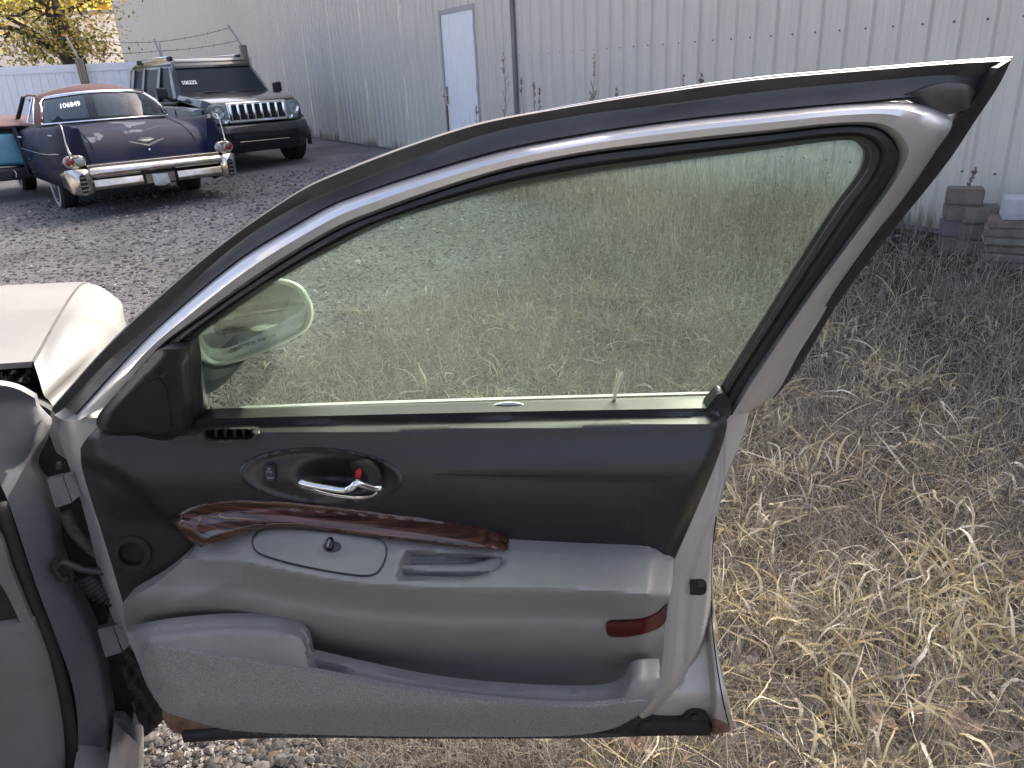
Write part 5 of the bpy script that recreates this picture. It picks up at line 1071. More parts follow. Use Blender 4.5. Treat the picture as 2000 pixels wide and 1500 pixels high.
# pair the trim ends so the lower arc reads as one piece
tube("rear_window_trim", [base[0], mid[0]], .013, m_chrome, cad); tube("rear_window_trim", [base[-1], mid[-1]], .013, m_chrome, cad)
rr_ = []
for j, f in enumerate((0, .08, .2, .4, .6, .8, .95, 1.0)):
    row = []
    for i, x in enumerate(tt):
        y_ = top[i][1] * (1 - f) + (3.62 - .1 * abs(x) ** 2) * f
        c_ = math.sin(math.pi * min(.5, f * 1.6)) if f < .3125 else 1 - .25 * max(0, f - .5) ** 2
        z = top[i][2] + (.115 * (1 - abs(x) ** 2.6 * .95)) * max(0, c_) - (.02 * f); row.append((x * (.64 + .05 * math.sin(math.pi * f)), y_, z))
    rr_.append(row)
loft("roof", rr_, m_rroof, cad, sharp=80, thick=.03)
for s in (-1, 1):
    e = 0 if s < 0 else -1
    loft("roof_pillar", [[base[e], (base[e][0] * 1.0, base[e][1] + .0, 1.10), mid[e], (top[e][0] * 1.02, top[e][1], top[e][2])], [(s * .85, 2.16, 1.02), (s * .84, 2.18, 1.10), (s * .775, 2.36, 1.24), (s * .69, 2.62, 1.355)]], m_rroof, cad, thick=.02, tdir=(-s, 0, 0))
    tube("window_trim", [(s * .856, 2.16, 1.03), (s * .845, 2.18, 1.10), (s * .78, 2.36, 1.25), (s * .70, 2.62, 1.36)], .009, m_chrome, cad)
    tube("window_trim", [(s * .86, 2.16, 1.03), (s * .86, 2.8, 1.03), (s * .86, 3.3, 1.02)], .009, m_chrome, cad)
    tube("roof_gutter", [(s * .70, 2.55, 1.372), (s * .71, 3.0, 1.385), (s * .69, 3.55, 1.355)], .012, m_rroof, cad)
    mk("quarter_glass", [(s * .85, 2.2, 1.04), (s * .85, 2.68, 1.04), (s * .705, 2.68, 1.35), (s * .70, 2.62, 1.35), (s * .775, 2.37, 1.25)], [(0, 1, 2, 3, 4)], m_carglass, cad, smooth=False)
    tube("window_post", [(s * .855, 2.69, 1.03), (s * .708, 2.69, 1.36)], .012, m_chrome, cad)
    tube("front_pillar", [(s * .84, 3.75, 1.0), (s * .70, 3.5, 1.36)], .03, m_dark, cad)
    hull("dark_doorway_panel", [(s * .985, 2.78, .34), (s * .998, 2.78, .98), (s * .998, 3.55, .98), (s * .985, 3.55, .34), (s * .9, 3.2, .6)], m_dark, cad, 0)  # dark panel on the body side, standing in for a shaded doorway
    tube("side_moulding", [(s * .985, .30, .735), (s * 1.012, .8, .71), (s * 1.004, 1.4, .70), (s * 1.0, 2.75, .71)], .010, m_oldchrome, cad)
    for k in range(5): box("hash_bar", (s * .995 - .012, 2.22, .36 + k * .055), (s * .995 + .012, 2.40, .375 + k * .055), m_oldchrome, cad)
    tube("door_pull", [(s * 1.0, 2.45, .86), (s * 1.025, 2.5, .865), (s * 1.025, 2.62, .865), (s * 1.0, 2.66, .86)], .012, m_oldchrome, cad)
hull("rear_seat", [(s * .65, a, z) for s in (-1, 1) for a, z in ((2.05, .6), (2.1, 1.06), (2.25, 1.06), (2.75, .55))], m_seat, cad, .05)
hull("steering_wheel_rim", [(-.5, 3.35, .95), (-.2, 3.35, .95), (-.35, 3.33, 1.1), (-.35, 3.4, .85)], m_dark, cad, .02)
def on_glass(fx, fz):
    i = (fx + 1) / 2 * (len(tt) - 1); a = int(min(i, len(tt) - 2)); t = i - a
    P0 = Vector(base[a]).lerp(Vector(base[a + 1]), t); P1 = Vector(mid[a]).lerp(Vector(mid[a + 1]), t); P2 = Vector(top[a]).lerp(Vector(top[a + 1]), t)
    return P0.lerp(P1, fz * 2) if fz < .5 else P1.lerp(P2, fz * 2 - 1)
Vt, Ft = text_geo("106849", .035); Pt = []
for a, b in Vt:
    p = on_glass(-.77 + a * .105, .46 + b * .26 + a * .012); Pt.append((p.x, p.y - .008, p.z + .006))
mk("chalk_number", Pt, Ft, m_white, cad, smooth=False)

# ------------------------------------------------------------------ dark off-roader by the shed
m_green = mat("dark_green_black_paint", (.012, .016, .015), .22, .2, var=(8, .25), coat=.7); m_cladding = mat("black_cladding", (.02, .021, .023), .6, var=(12, .3), bump=(150, .1, .002))
m_lampshell = mat("lamp_reflector", (.75, .77, .78), .12, 1.0)
jp = empty("off_roader", (-4.3, 13.78, 0.095), 141.4, "dark green off-road wagon with chrome slatted grille parked against the shed", "car")
hull("body", [(a, y_, z) for a, y_, z in ((.86, .46, .52), (.90, .30, .95), (.80, .55, .98), (.88, -3.42, .50), (.91, -3.40, .98), (.91, -.5, 1.02), (.905, -3.38, 1.04), (.80, .57, .62), (.86, -.5, .42), (.86, -3.2, .42))], m_green, jp, .035, sym=True)
hull("bonnet", [(.72, .60, 1.00), (.70, .56, 1.055), (.76, .40, 1.10), (.80, -.60, 1.19), (.84, -.60, 1.10), (.82, .40, .98), (.60, .3, 1.115), (.60, -.60, 1.205), (.70, .62, .95)], m_green, jp, .03, sym=True)
hull("roof", [(.685, -1.0, 1.61), (.64, -1.0, 1.70), (.60, -1.10, 1.75), (.58, -2.2, 1.775), (.60, -3.3, 1.75), (.66, -3.38, 1.70), (.705, -3.38, 1.60)], m_green, jp, .03, sym=True)
hull("cabin_glass", [(.79, -.64, 1.06), (.66, -1.10, 1.68), (.85, -3.36, 1.06), (.67, -3.30, 1.68)], m_darkglass, jp, .01, sym=True)
hull("seats", [(.62, -1.5, .8), (.62, -1.6, 1.38), (.2, -1.6, 1.38), (.2, -1.5, .8), (.62, -1.8, 1.3), (.62, -2.0, .8)], m_dark, jp, .05, sym=True)
for s in (-1, 1):
    hull("windscreen_pillar", [(s * .84, -.56, 1.08), (s * .765, -.52, 1.15), (s * .86, -.68, 1.06), (s * .70, -1.10, 1.63), (s * .64, -.98, 1.66), (s * .705, -1.16, 1.61), (s * .74, -.9, 1.5)], m_green, jp, .008)
    for ya, yb_ in ((-1.70, -1.54), (-2.60, -2.45), (-3.40, -3.12)): hull("pillar", [(s * a, b_, z) for b_ in (ya, yb_) for a, z in ((.872, 1.04), (.80, 1.04), (.705, 1.64), (.64, 1.64))], m_green, jp, .006)
    tube("window_sill", [(s * .87, -.5, 1.06), (s * .885, -2, 1.06), (s * .88, -3.35, 1.06)], .022, m_blacktrim, jp, n=6)
    tube("door_gap", [(s * .903, -1.62, 1.04), (s * .908, -1.62, .8), (s * .895, -1.62, .46)], .006, m_dark, jp, n=5); tube("door_gap", [(s * .903, -.58, 1.04), (s * .908, -.56, .8), (s * .895, -.56, .46)], .006, m_dark, jp, n=5)
    # wheel flare and wheels
    fl = [(s * .93, .0 + .47 * math.cos(a), .36 + .47 * math.sin(a)) for a in np.linspace(-.15, math.pi + .15, 14)]; V, Fc = tube_geo(fl, [(.05, .035)] * 14, 8); mk("wheel_flare", V, Fc, m_cladding, jp)
    hull("wheel_well", [(s * .80, .42 * math.cos(a), .38 + .42 * math.sin(a)) for a in np.linspace(0, math.pi, 9)] + [(s * .915, .42 * math.cos(a), .38 + .42 * math.sin(a)) for a in np.linspace(0, math.pi, 9)], m_dark, jp, 0)
    wheel(jp, s * .81, 0, .365, .24, s); wheel(jp, s * .81, -2.69, .365, .24, s)
    mr_ = hull("wing_mirror", [(s * a, y_, z) for a, y_, z in ((.93, -.66, 1.13), (.93, -.66, 1.30), (1.10, -.70, 1.15), (1.09, -.70, 1.32), (.95, -.80, 1.13), (1.09, -.80, 1.15), (.95, -.80, 1.30), (1.08, -.80, 1.31))], m_cladding, jp, .03)
    tube("mirror_stem", [(s * .84, -.70, 1.10), (s * .96, -.72, 1.17)], .03, m_cladding, jp)
    # lamps
    lb = hull("headlamp", [(s * a, y_, z) for a, y_, z in ((.475, .655, 1.02), (.70, .615, 1.035), (.765, .57, 1.0), (.775, .56, .88), (.70, .60, .745), (.52, .655, .72), (.475, .665, .76), (.60, .45, .9))], m_lampshell, jp, .012)
    lathe("main_beam", [(0, .10), (.02, .098), (.012, .085), (-.01, .05), (.004, .03), (.014, .002)], (s * .635, .633, .915), (s * .18, 1, 0), m_chrome, lb, 24)
    lathe("fog_beam", [(0, .052), (.018, .05), (.01, .04), (-.002, .002)], (s * .545, .66, .795), (s * .12, 1, 0), m_chrome, lb, 20)
    hull("lamp_lens", [(s * a, y_ + .012, z) for a, y_, z in ((.475, .66, 1.02), (.70, .62, 1.035), (.765, .575, 1.0), (.775, .565, .88), (.70, .605, .745), (.52, .66, .72), (.475, .67, .76))] + [(s * .63, .66, .9)], m_lens, lb, .01)
    hull("turn_signal", [(s * a, y_, z) for a, y_, z in ((.80, .50, .84), (.80, .50, .94), (.925, .28, .92), (.925, .30, .84), (.86, .44, .84), (.86, .43, .94))], m_lens, jp, .01)
    rl = tube("roof_rail", [(s * .60, -1.22, 1.745), (s * .60, -1.36, 1.79), (s * .60, -2.3, 1.805), (s * .60, -3.05, 1.79), (s * .60, -3.18, 1.75)], .014, m_chrome, jp)
    for yy in (-1.30, -3.1): box("rail_foot", (s * .60 - .03, yy - .09, 1.73), (s * .60 + .03, yy + .09, 1.80), m_cladding, rl, .015)
g_ = hull("grille_surround", [(s * a, y_, z) for s in (-1, 1) for a, y_, z in ((.50, .645, 1.045), (.50, .675, 1.03), (.49, .69, .74), (.49, .66, .715), (.48, .6, .9))], m_chrome, jp, .012)
for k in range(7):
    xx = (-3 + k) * .128; hull("grille_slot", [(xx + a, y_, z) for a in (-.041, .041) for y_, z in ((.692, 1.005), (.705, .775), (.66, 1.005), (.66, .775))], m_dark, g_, .012)
for k in range(8):
    xx = (-3.5 + k) * .128; hull("grille_bar", [(xx + a, y_, z) for a, y_, z in ((-.027, .69, 1.01), (.027, .69, 1.01), (-.027, .705, .77), (.027, .705, .77), (0, .712, 1.0), (0, .726, .78))], m_chrome, g_, .004)
hull("bumper", [(a, y_, z) for a, y_, z in ((.60, .74, .70), (.84, .60, .72), (.92, .40, .74), (.93, .40, .48), (.84, .62, .42), (.60, .76, .40), (.60, .80, .60), (.84, .66, .62))], m_green, jp, .03, sym=True)
hull("bumper_intake", [(s * a, y_, z) for s in (-1, 1) for a, y_, z in ((.50, .79, .585), (.50, .805, .50), (.5, .7, .54))], m_dark, jp, .008)
hull("skid_plate", [(a, y_, z) for a, y_, z in ((.62, .78, .42), (.62, .70, .28), (.80, .55, .30), (.84, .58, .42), (.6, .5, .28))], m_cladding, jp, .02, sym=True)
tube("bumper_strip", [(-.42, .795, .445), (0, .80, .445), (.42, .795, .445)], .012, m_oldchrome, jp)
mk("windscreen", [(-.76, -.565, 1.165), (.76, -.565, 1.165), (.64, -.985, 1.63), (-.64, -.985, 1.63)], [(0, 1, 2, 3)], m_darkglass, jp, smooth=False)
hull("windscreen_header", [(s * .655, y_, z) for s in (-1, 1) for y_, z in ((-.93, 1.60), (-.955, 1.64), (-1.04, 1.715), (-1.12, 1.70), (-1.05, 1.6))], m_green, jp, .01)
for x0, x1 in ((.55, .05), (-.05, -.6)): tube("wiper", [(x0, -.54, 1.185), ((x0 + x1) / 2, -.555, 1.205), (x1, -.57, 1.20)], .012, m_rubber, jp)
text_3d("bonnet_badge", "Jeep", (.12, .585, 1.045), (-.105, 0, 0), (0, -.02, .085), m_ink, jp)
Vt, Ft = text_geo("106232", .04)
mk("chalk_number", [(.66 - a * .085, -.72 - (b * .11) * .67 + .016, 1.335 + b * .11 * .74 + .010) for a, b in Vt], Ft, m_white, jp, smooth=False)

# ------------------------------------------------------------------ turquoise wreck beside the classic
m_turq = mat("faded_turquoise_paint", (.05, .22, .30), .4, var=(6, .3), color2=(.03, .13, .19), coat=.3); m_rustp = mat("rust_brown_paint", (.16, .095, .08), .7, var=(6, .3), bump=(40, .2, .01))
wk = empty("wrecked_car", (-7.15, 11.7, 0.03), -30, "turquoise wrecked car front with black bumper strip, beside the navy tailfin sedan", "car")
hull("wing", [(.62, -.3, .42), (.66, -.25, .62), (.60, -.2, .80), (.45, -.2, .88), (-.9, -.3, .90), (-.9, -.42, .5), (.2, -.42, .48), (.6, 1.5, .5), (.55, 1.5, .88), (-.9, 1.5, .95), (-.9, 1.5, .4), (.62, 1.2, .4)], m_turq, wk, .06)
hull("bumper", [(.68, -.34, .27), (.69, -.30, .42), (-.9, -.50, .27), (-.9, -.50, .45), (.66, .2, .27), (.66, .2, .40), (.0, -.5, .42), (.0, -.5, .27)], m_cladding, wk, .03)
for k in range(5): tube("bumper_staple", [(.5 - k * .22, -.47 - .03 * (k > 0), .31), (.5 - k * .22 + .015, -.505, .36), (.49 - k * .22, -.475, .41)], .006, m_ink, wk, n=5)
hull("crushed_bonnet", [(.5, -.1, .9), (.62, .2, .98), (.3, -.25, .98), (-.9, -.2, 1.02), (-.9, .9, 1.12), (.45, .9, 1.1), (.58, .8, .92), (-.2, .3, 1.14)], m_rustp, wk, .05)
hull("engine_bay", [(.55, -.15, .84), (.55, .8, .84), (-.9, .8, .84), (-.9, -.2, .84), (.5, -.1, .95), (-.9, -.1, 1.0), (.5, .8, .98), (-.9, .8, 1.0)], m_dark, wk, 0)
for yy in (.5,): wheel(wk, .55, yy, .32, .2, 1)
# ------------------------------------------------------------------ fence
def at_dist(px, py, d):
    r = rays([(px, py)])[0]; return cO + r * (d / math.hypot(r[0], r[1]))
m_vinylw = mat("white_vinyl", (.78, .80, .83), .4, var=(2, .03)); m_oldwood = mat("grey_weathered_wood", (.24, .20, .16), .85, var=(10, .35), stretch=(1, 1, .1), bump=(30, .4, .01)); m_wire = mat("rusty_wire", (.16, .12, .09), .7, .3); m_galv = mat("galvanised_arm", (.36, .36, .37), .5, .5)
FE = np.array([-5.55, 18.75, 0]); FD = np.array([-.953, -.303, 0]); FNn = np.array([.303, -.953, 0])
def fbox(name, s0, s1, z0, z1, o0, o1, m, parent, bevel=.003):
    bm = bmesh.new(); bmesh.ops.create_cube(bm, size=1)
    for v in bm.verts:
        q = FE + FD * (s0 if v.co.x < 0 else s1) + FNn * (o0 if v.co.y < 0 else o1); v.co = Vector((q[0], q[1], z0 if v.co.z < 0 else z1))
    if bevel: bmesh.ops.bevel(bm, geom=bm.edges[:], offset=bevel, segments=1, affect='EDGES')
    return from_bm(name, bm, m, parent, True, False)
FZ = float(zg(FE[0], FE[1])) - .12
secs = [(-.1, 3.25), (3.42, 6.6), (6.65, 9.8)]
secl = ["white vinyl board fence section between the wooden post and the shed, behind the dark wagon", "white vinyl board fence section just left of the wooden post, behind the tailfin sedan", "white vinyl board fence section farthest from the shed"]
for (s0, s1), lb in zip(secs, secl):
    c = FE + FD * (s0 + s1) / 2; f = empty("fence_section", (float(c[0]), float(c[1]), .05), label=lb, cat="fence", group="white vinyl fence sections")
    fbox("top_rail", s0, s1, FZ + 1.79, FZ + 1.93, -.03, .035, m_vinylw, f); fbox("bottom_rail", s0, s1, .08, .22, -.03, .035, m_vinylw, f)
    s = s0 + .01
    while s < s1 - .05: fbox("board", s, min(s + .146, s1), .2, FZ + 1.80, -.016, .016, m_vinylw, f, .013); s += .152
arms = []
for s_, lb in ((3.335, "grey wooden fence post with barbed wire arm above the tailfin sedan"), (.02, "brown wooden fence post with barbed wire arm where the fence meets the shed")):
    c = FE + FD * s_ + FNn * .12; p = empty("fence_post", (float(c[0]), float(c[1]), .05), label=lb, cat="fence post", group="wooden fence posts")
    tube("post", [(0, 0, 0), (.005, 0, 1.1), (-.01, 0, FZ + (1.99 if s_ > 1 else 2.12))], [.085, .08, .08], m_oldwood, p, n=10)
    a0 = Vector((0, 0, FZ + (1.95 if s_ > 1 else 2.05))); a1 = a0 + Vector((-.15 if s_ > 1 else -.26, 0, .48)); tube("barbed_wire_arm", [a0, (a0 + a1) / 2, a1], .02, m_galv, p)
    arms.append([np.array(c) + np.array(a0.lerp(a1, t)) + np.array([0, 0, .05]) for t in (.35, .9)])
c = FE + FD * 1.72 + FNn * .1; p = empty("fence_spike", (float(c[0]), float(c[1]), FZ + 1.9), label="short metal barbed wire arm rising behind the dark wagon's roof", cat="fence arm")
tube("arm", [(0, 0, -.05), (-.04, 0, .2), (-.10, 0, .46)], .02, m_galv, p); tube("arm", [(.0, 0, .1), (-.0, 0, .38)], .014, m_galv, p)
mid_ = [np.array(c) + np.array([-.07, 0, FZ + 1.9 - 0 + t]) * np.array([1, 1, 1]) for t in (.22, .40)]
for k, lb in ((0, "lower strand of barbed wire over the white fence"), (1, "upper strand of barbed wire over the white fence")):
    P = [arms[1][k], mid_[k], arms[0][k], arms[0][k] + FD * 6.5 + np.array([0, 0, .05])]; path = []
    for a, b in zip(P[:-1], P[1:]):
        for t in np.linspace(0, 1, 14)[:-1]: path.append(a * (1 - t) + b * t - np.array([0, 0, .16 * t * (1 - t)]))
    path.append(P[-1]); wm = MB(); V, Fc = tube_geo(path, .006, 5); wm.add(V, Fc)
    for q in path[::2]:
        V, Fc = tube_geo([q + np.array([-.02, 0, -.03]), q + np.array([.02, 0, .03])], .004, 4); wm.add(V, Fc)
    o = wm.build("barbed_wire", m_wire); tag(o, lb, "wire", "barbed wire strands")

# ------------------------------------------------------------------ far building and trees
m_cream = mat("cream_render", (.70, .64, .56), .7, var=(1, .05)); m_rooff = mat("brown_metal_roof", (.28, .24, .21), .6)
a = at_dist(-260, 120, 62); b = at_dist(420, 120, 58); fb_ = empty("cream_building", (float(a[0]), float(a[1]), 0), label="low cream building beyond the white fence", cat="building")
dr = np.array([b[0] - a[0], b[1] - a[1], 0]); L_ = np.linalg.norm(dr); dr /= L_; nn = np.array([-dr[1], dr[0], 0])
def fb_box(name, s0, s1, d0, d1, z0, z1, m):
    bm = bmesh.new(); bmesh.ops.create_cube(bm, size=1)
    for v in bm.verts:
        q = np.array([a[0], a[1], 0]) + dr * (s0 if v.co.x < 0 else s1) + nn * (d0 if v.co.y < 0 else d1); v.co = Vector((q[0], q[1], z0 if v.co.z < 0 else z1))
    return from_bm(name, bm, m, fb_, True, False)
fb_box("wall", 0, L_, 0, 8, 0, 5.75, m_cream); fb_box("roof", -.3, L_ + .3, -.35, 8.3, 5.755, 6.0, m_rooff); fb_box("fascia", -.25, L_ + .25, -.32, -.28, 5.55, 5.75, m_cream)
m_bark = mat("dark_bark", (.035, .028, .022), .9, var=(18, .4), bump=(40, .6, .02), stretch=(1, 1, .25))
leafm = attr_mat("autumn_leaf", .6, .45)
def leaves(name, centers, n, size, pal, p, parent):
    C = centers[rng.choice(len(centers), n)]; pos = C[:, :3] + rng.normal(0, 1, (n, 3)) * C[:, 3:4] * np.array([1, 1, .85])
    d1 = rng.normal(0, 1, (n, 3)); d1 /= np.linalg.norm(d1, axis=1)[:, None]; d2 = np.cross(d1, rng.normal(0, 1, (n, 3))); d2 /= np.linalg.norm(d2, axis=1)[:, None]
    s = size * rng.uniform(.6, 1.35, n)[:, None]; d1 = d1 * s; d2 = d2 * s * .6
    V = np.stack([pos - d1, pos + d2 + d1 * .1, pos + d1, pos - d2 + d1 * .1], 1).reshape(-1, 3); Fc = np.arange(n * 4).reshape(-1, 4)
    Cc = np.repeat(pick(n, pal, p), 4, 0); o = bulk(name, V, Fc, Cc, leafm); o.parent = parent; del o["kind"]
    o.matrix_parent_inverse = Matrix.LocRotScale(parent.location, parent.rotation_euler, parent.scale).inverted(); return o
YEL = [(.62, .47, .09), (.50, .42, .09), (.34, .32, .08), (.58, .36, .11), (.20, .20, .06)]
def branchy(parent, trunk, r0, r1, nb, seed, spread, up):
    rr = random.Random(seed); V, Fc = tube_geo(trunk, list(np.linspace(r0, r1, len(trunk))), 9); mb = MB(); mb.add(V, Fc); tips = []
    for k in range(nb):
        i = rr.randrange(len(trunk) // 3, len(trunk)); p = np.array(trunk[i]); az = rr.uniform(0, 6.28); L = spread * rr.uniform(.5, 1); path = [p]
        d = np.array([math.cos(az), math.sin(az), up * rr.uniform(.3, 1.2)])
        for s in range(5):
            d = d + np.array([rr.uniform(-.35, .35), rr.uniform(-.35, .35), rr.uniform(-.2, .25)]); p = p + d / np.linalg.norm(d) * L / 5; path.append(p)
        V, Fc = tube_geo(path, list(np.linspace(r1 * .7, .012, 6)), 5); mb.add(V, Fc); tips += path[2:]
    mb.build("trunk", m_bark, parent, True, True); return tips
tspec = [(-60, 76, 18, "tall yellow autumn tree at the far left beyond the white fence"), (20, 82, 19, "yellow autumn tree behind the leaning dark trunk"), (110, 78, 17, "golden autumn tree rising over the middle of the cream building"), (195, 84, 19, "yellow autumn tree half hidden by the shed corner"), (-150, 80, 18, "olive yellow autumn tree beyond the turquoise wreck")]
for k, (px_, d, h, lb) in enumerate(tspec):
    g = at_dist(px_, 170, d); t = empty("autumn_tree", (float(g[0]), float(g[1]), 0), label=lb, cat="tree", group="autumn trees beyond the fence")
    tr_ = [np.array([g[0] + .3 * math.sin(i * .8 + k), g[1] + .2 * math.cos(i + k), h * i / 9]) for i in range(9)]
    tips = branchy(t, tr_, .38, .10, 18, 40 + k, h * .42, .6)
    cs = np.array([[*q, rnd.uniform(.9, 1.7)] for q in tips + tr_[3:]]); cs = np.concatenate([cs, [[g[0] + rnd.uniform(-6, 6), g[1] + rnd.uniform(-4, 4), rnd.uniform(4, h), 1.5] for _ in range(26)]])
    leaves("crown", cs, 11000, .27, YEL, [.34, .24, .18, .12, .12] if k != 4 else [.2, .2, .3, .1, .2], t)
lt_base = at_dist(148, 158, 22.6); lt = empty("leaning_tree", (float(lt_base[0]), float(lt_base[1]), 0), label="dark leaning tree trunk with sparse leaves right behind the white fence", cat="tree")
def tp(l, d=22.6): return [at_dist(x_, y_, d) for x_, y_ in l]
mb = MB()
g0 = np.array([lt_base[0] + .1, lt_base[1], 0])
for pts, r0, r1 in (([(146, 122), (140, 112), (131, 90), (122, 66), (114, 46), (104, 22), (94, -6), (84, -40), (70, -90)], .30, .16), ([(134, 106), (120, 101), (95, 92), (70, 78), (42, 63), (18, 54), (-20, 55)], .10, .04), ([(122, 101), (105, 90), (82, 76), (58, 58), (35, 45), (8, 32), (-20, 20)], .075, .03), ([(112, 44), (122, 26), (138, 18), (165, 4), (200, -12)], .07, .02), ([(98, 12), (80, 2), (60, -6), (30, -30)], .09, .04), ([(88, 22), (60, 16), (40, 30), (5, 30)], .05, .015), ([(48, 68), (46, 80), (52, 95), (55, 108)], .025, .01), ([(22, 56), (10, 78), (0, 92)], .03, .012), ([(30, 58), (12, 66), (-8, 74)], .03, .012), ([(90, 24), (76, 34), (62, 46)], .03, .012), ([(150, 14), (160, 30), (175, 36)], .03, .01)):
    P = tp(pts); 
    if r0 == .30: P = [g0] + P
    c_ = crom([tuple(map(float, q)) for q in P], 3); V, Fc = tube_geo(list(c_), list(np.linspace(r0, r1, len(c_))), 8); mb.add(V, Fc)
mb.build("trunk", m_bark, lt, True, True)
cs = [[*at_dist(x_, y_, 22.6 + rnd.uniform(-.8, .8)), s_] for x_, y_, s_ in [(rnd.uniform(-20, 215), rnd.uniform(-60, 30), .35) for _ in range(46)] + [(rnd.uniform(120, 205), rnd.uniform(62, 116), .26) for _ in range(22)] + [(rnd.uniform(-15, 110), rnd.uniform(50, 118), .3) for _ in range(26)]]
leaves("crown", np.array(cs), 5200, .05, [(.20, .19, .06), (.36, .32, .09), (.12, .13, .05), (.55, .43, .11), (.42, .22, .08)], [.25, .27, .15, .26, .07], lt)
# one more tree row closes the gap between crowns
hg = empty("woodland_anchor", (0, 0, 0))
cs = np.array([[*(at_dist(x_, 170, 98)[:2]), z_, 2.4] for x_ in range(-260, 330, 26) for z_ in (3, 7, 11, 15, 19, 23)])
wd_ = leaves("far_woodland", cs, 16000, .42, [(.34, .26, .06), (.25, .22, .06), (.16, .15, .05), (.38, .22, .07), (.09, .09, .035)], [.3, .25, .2, .12, .13], hg)
wd_.parent = None; wd_["kind"] = "stuff"; wd_["label"] = "line of golden brown woodland far behind the cream building"; bpy.data.objects.remove(hg)

# ------------------------------------------------------------------ blocks against the shed
def wall_hit(px_, py_, out):
    d = rays([(px_, py_)])[0]; q = WA + WN * out; lam = ((q - cO) @ WN) / (d @ WN); return cO + d * lam
m_blk = [mat("concrete_block_" + n_, c_, .9, var=(14, .22), bump=(90, .5, .004)) for n_, c_ in (("tan", (.17, .14, .112)), ("mauve", (.15, .132, .128)), ("grey", (.19, .17, .14)), ("pale", (.42, .42, .42)))]
def stack(px_, pyb, hs, w, d, mis, lbs, cat, out, yaws, jit=.012):
    q = wall_hit(px_, pyb, out); z = float(ground_z(np.array([q[0]]), np.array([q[1]]))[0]) - .015
    for i, h in enumerate(hs):
        bm = bmesh.new(); bmesh.ops.create_cube(bm, size=1)
        for v in bm.verts: v.co = Vector((v.co.x * w[i], v.co.y * d, (v.co.z + .5) * h))
        bmesh.ops.bevel(bm, geom=bm.edges[:], offset=.008, segments=2, affect='EDGES')
        for v in bm.verts: v.co += Vector((rnd.uniform(-1, 1), rnd.uniform(-1, 1), rnd.uniform(-1, 1) * .5)) * .002
        me = bpy.data.meshes.new("block"); bm.to_mesh(me); bm.free(); o = link("concrete_block" if cat == "block" else "paving_slab", me, m_blk[mis[i]], smooth=False)
        o.location = (q[0] + WW[0] * rnd.uniform(-jit, jit), q[1] + WW[1] * rnd.uniform(-jit, jit), z); o.rotation_euler = (0, 0, math.atan2(WW[1], WW[0]) + yaws[i]); z += h + .002
        tag(o, lbs[i], cat, "concrete blocks stacked by the shed" if cat == "block" else "paving slabs piled by the shed")
yw = [.62, .60, .66, .58]
stack(1862, 500, [.115, .105, .10, .10], [.20, .2, .2, .21], .16, [0, 1, 0, 0], ["bottom concrete block of the tallest block stack, sunk in weeds", "mauve concrete block second from the bottom of the tallest stack", "tan concrete block just below the top of the tallest stack", "topmost tan concrete block of the tallest stack by the shed"], "block", .36, yw)
stack(1900, 505, [.10, .105, .10], [.22, .21, .21], .2, [2, 0, 2], ["pale bottom concrete block of the shorter middle stack", "brownish middle concrete block of the shorter stack", "top grey concrete block of the shorter middle stack"], "block", .30, [.6, .55, .63])
stack(1978, 520, [.05, .045, .05, .045, .05, .045], [.36, .38, .36, .37, .36, .34], .26, [0, 2, 0, 2, 0, 0], ["lowest paving slab of the slab pile", "second paving slab from the bottom of the slab pile", "third paving slab from the bottom of the slab pile", "fourth paving slab from the bottom of the slab pile", "fifth paving slab from the bottom of the slab pile", "uppermost paving slab of the pile, under the white block"], "slab", .42, [.5, .56, .48, .55, .5, .57])
q = wall_hit(1978, 520, .42); zt = float(ground_z(np.array([q[0]]), np.array([q[1]]))[0]) - .015 + 6 * .0495
o = box("concrete_block", (-.14, -.1, 0), (.14, .1, .125), m_blk[3], None, .01); o.location = (q[0] + .03, q[1], zt); o.rotation_euler = (0, 0, math.atan2(WW[1], WW[0]) + .6); tag(o, "whitewashed concrete block lying on top of the slab pile", "block", "concrete blocks stacked by the shed")

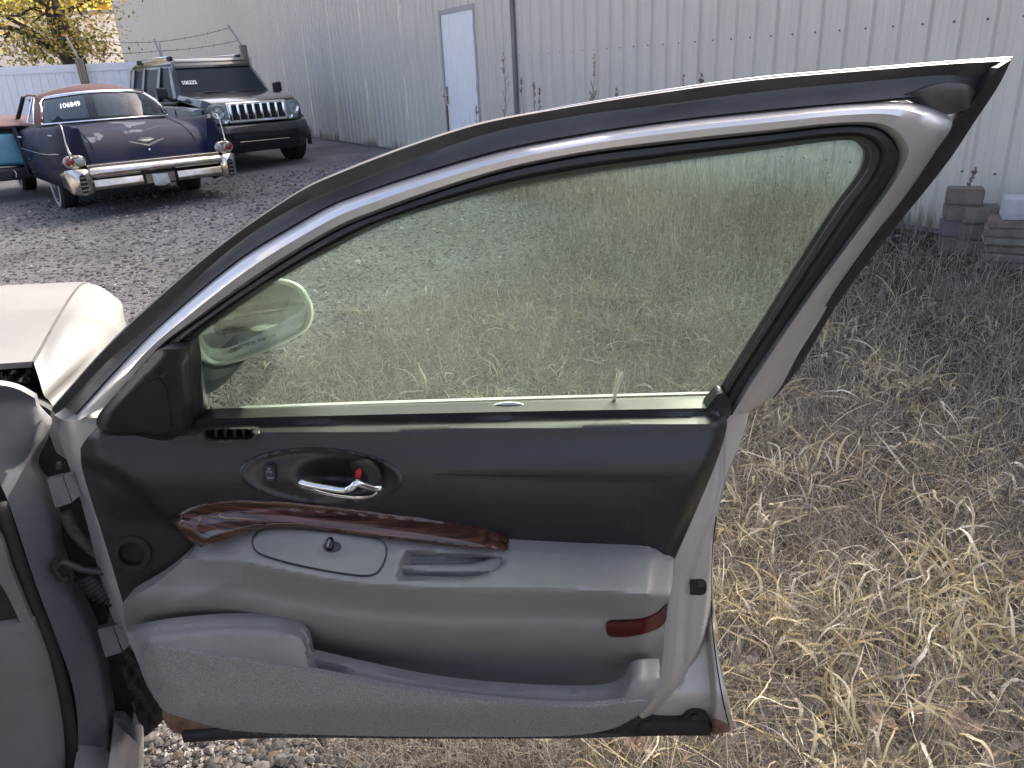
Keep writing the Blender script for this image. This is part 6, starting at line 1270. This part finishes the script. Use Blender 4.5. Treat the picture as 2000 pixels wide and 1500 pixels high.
# ------------------------------------------------------------------ tall dead weeds along the shed
m_weed = mat("brown_weed_stem", (.30, .23, .17), .85, var=(30, .35)); m_weed2 = mat("dark_weed_seed", (.19, .14, .105), .9, var=(40, .4))
wl_ = [(982, 102, "tallest branching dead weed left of the dark wall post"), (1018, 150, "dead weed growing up the dark wall post"), (1043, 160, "slender dead weed just right of the dark wall post"), (1053, 172, "short twin of the slender weed right of the wall post"), (1160, 106, "feathery tall dead weed standing alone against the siding"), (1203, 172, "dark seed spike weed beside the lone feathery weed"), (1335, 148, "small dark weed spike against the ribbed siding"), (1371, 144, "smallest dark weed spike farthest from the shed door"), (930, 206, "thin weed in front of the shed door"), (1905, 330, "thin bare weed rising behind the concrete block stack")]
for k, (px_, py_, lb) in enumerate(wl_):
    q = wall_hit(px_, py_, .30 if px_ < 1800 else .2); z0 = float(ground_z(np.array([q[0]]), np.array([q[1]]))[0]); h = q[2] - z0; rr = random.Random(k)
    t = empty("dead_weed", (float(q[0]), float(q[1]), z0), label=lb, cat="weed", group="tall dead weeds along the shed"); st = [Vector((.04 * math.sin(i * .9 + k) * (1 - i / 12), .02 * math.cos(i + k), h * i / 12)) for i in range(13)]
    V, Fc = tube_geo(st, list(np.linspace(.007, .002, 13)), 5); mk("stem", V, Fc, m_weed, t); sd = MB(); nb = 16 if k in (0, 4) else 9
    for b in range(nb):
        i = rr.randrange(4, 12); p = st[i]; az = rr.uniform(0, 6.28); L = h * rr.uniform(.09, .2) * (1.25 - i / 12); path = [p]
        for s in range(4): path.append(path[-1] + Vector((math.cos(az) * .42, math.sin(az) * .42, 1)).normalized() * L / 4)
        V, Fc = tube_geo(path, [.004, .003, .0025, .002, .001], 4); sd.add(V, Fc)
        for s in range(9):
            c_ = path[1].lerp(path[-1], rr.random()); e = Vector((rr.uniform(-1, 1), rr.uniform(-1, 1), rr.uniform(0, 1))) * .016; V, Fc = tube_geo([c_, c_ + e * .5, c_ + e], [.002, .006, .001], 4); sd.add(V, Fc)
    for s in range(26):
        c_ = st[10].lerp(st[12], rr.random()); e = Vector((rr.uniform(-1, 1), rr.uniform(-1, 1), rr.uniform(0, 1))) * .018; V, Fc = tube_geo([c_, c_ + e * .5, c_ + e], [.002, .006, .001], 4); sd.add(V, Fc)
    sd.build("seed_heads", m_weed if k in (0, 2, 4) else m_weed2, t)["kind"] = "stuff"

# ------------------------------------------------------------------ fallen leaves
m_leaf = [mat("dry_leaf_" + n_, c_, .75, var=(30, .3), bump=(80, .4, .003)) for n_, c_ in (("pink_tan", (.33, .235, .175)), ("brown", (.13, .08, .05)), ("grey", (.20, .175, .15)))]
for k, (px_, py_, s_, mi, lb) in enumerate([(1850, 1400, .085, 0, "large pinkish tan dry leaf lying in the straw"), (1722, 1398, .05, 0, "mid-sized tan dry leaf on the bare soil patch"), (1440, 1288, .06, 2, "crumpled grey leaf beside the open door's rear corner"), (1945, 1470, .06, 2, "greyish dry leaf partly buried in straw near the large tan leaf"), (1245, 1446, .045, 0, "small tan leaf on the ground under the open door"), (1765, 1372, .045, 1, "dark brown curled leaf beside the large tan leaf")]):
    q = pz(px_, py_, .05); z = float(ground_z(np.array([q[0]]), np.array([q[1]]))[0]) + .025; rr = random.Random(90 + k); V = [(0, 0, 0)]; n_ = 22
    for i in range(n_):
        a_ = 2 * math.pi * i / n_; r = s_ * (.72 + .28 * math.cos(a_ * 5 + .5)) * (1 + rr.uniform(-.1, .1)); V.append((r * math.cos(a_), r * .8 * math.sin(a_), s_ * .22 * math.sin(a_ * 2 + k) + s_ * .12 * rr.uniform(-1, 1) + .12 * s_))
    for i in range(n_): v = V[1 + i]; V.append((v[0] * .5, v[1] * .5, v[2] * .25))
    Fc = [(0, 1 + n_ + i, 1 + n_ + (i + 1) % n_) for i in range(n_)] + [(1 + n_ + i, 1 + i, 1 + (i + 1) % n_, 1 + n_ + (i + 1) % n_) for i in range(n_)]
    o = mk("fallen_leaf", V, Fc, m_leaf[mi], None, False, True); o.location = (q[0], q[1], z); o.rotation_euler = (rr.uniform(-.4, .4), rr.uniform(-.3, .3), rr.uniform(0, 6)); tag(o, lb, "leaf", "fallen leaves in the grass")
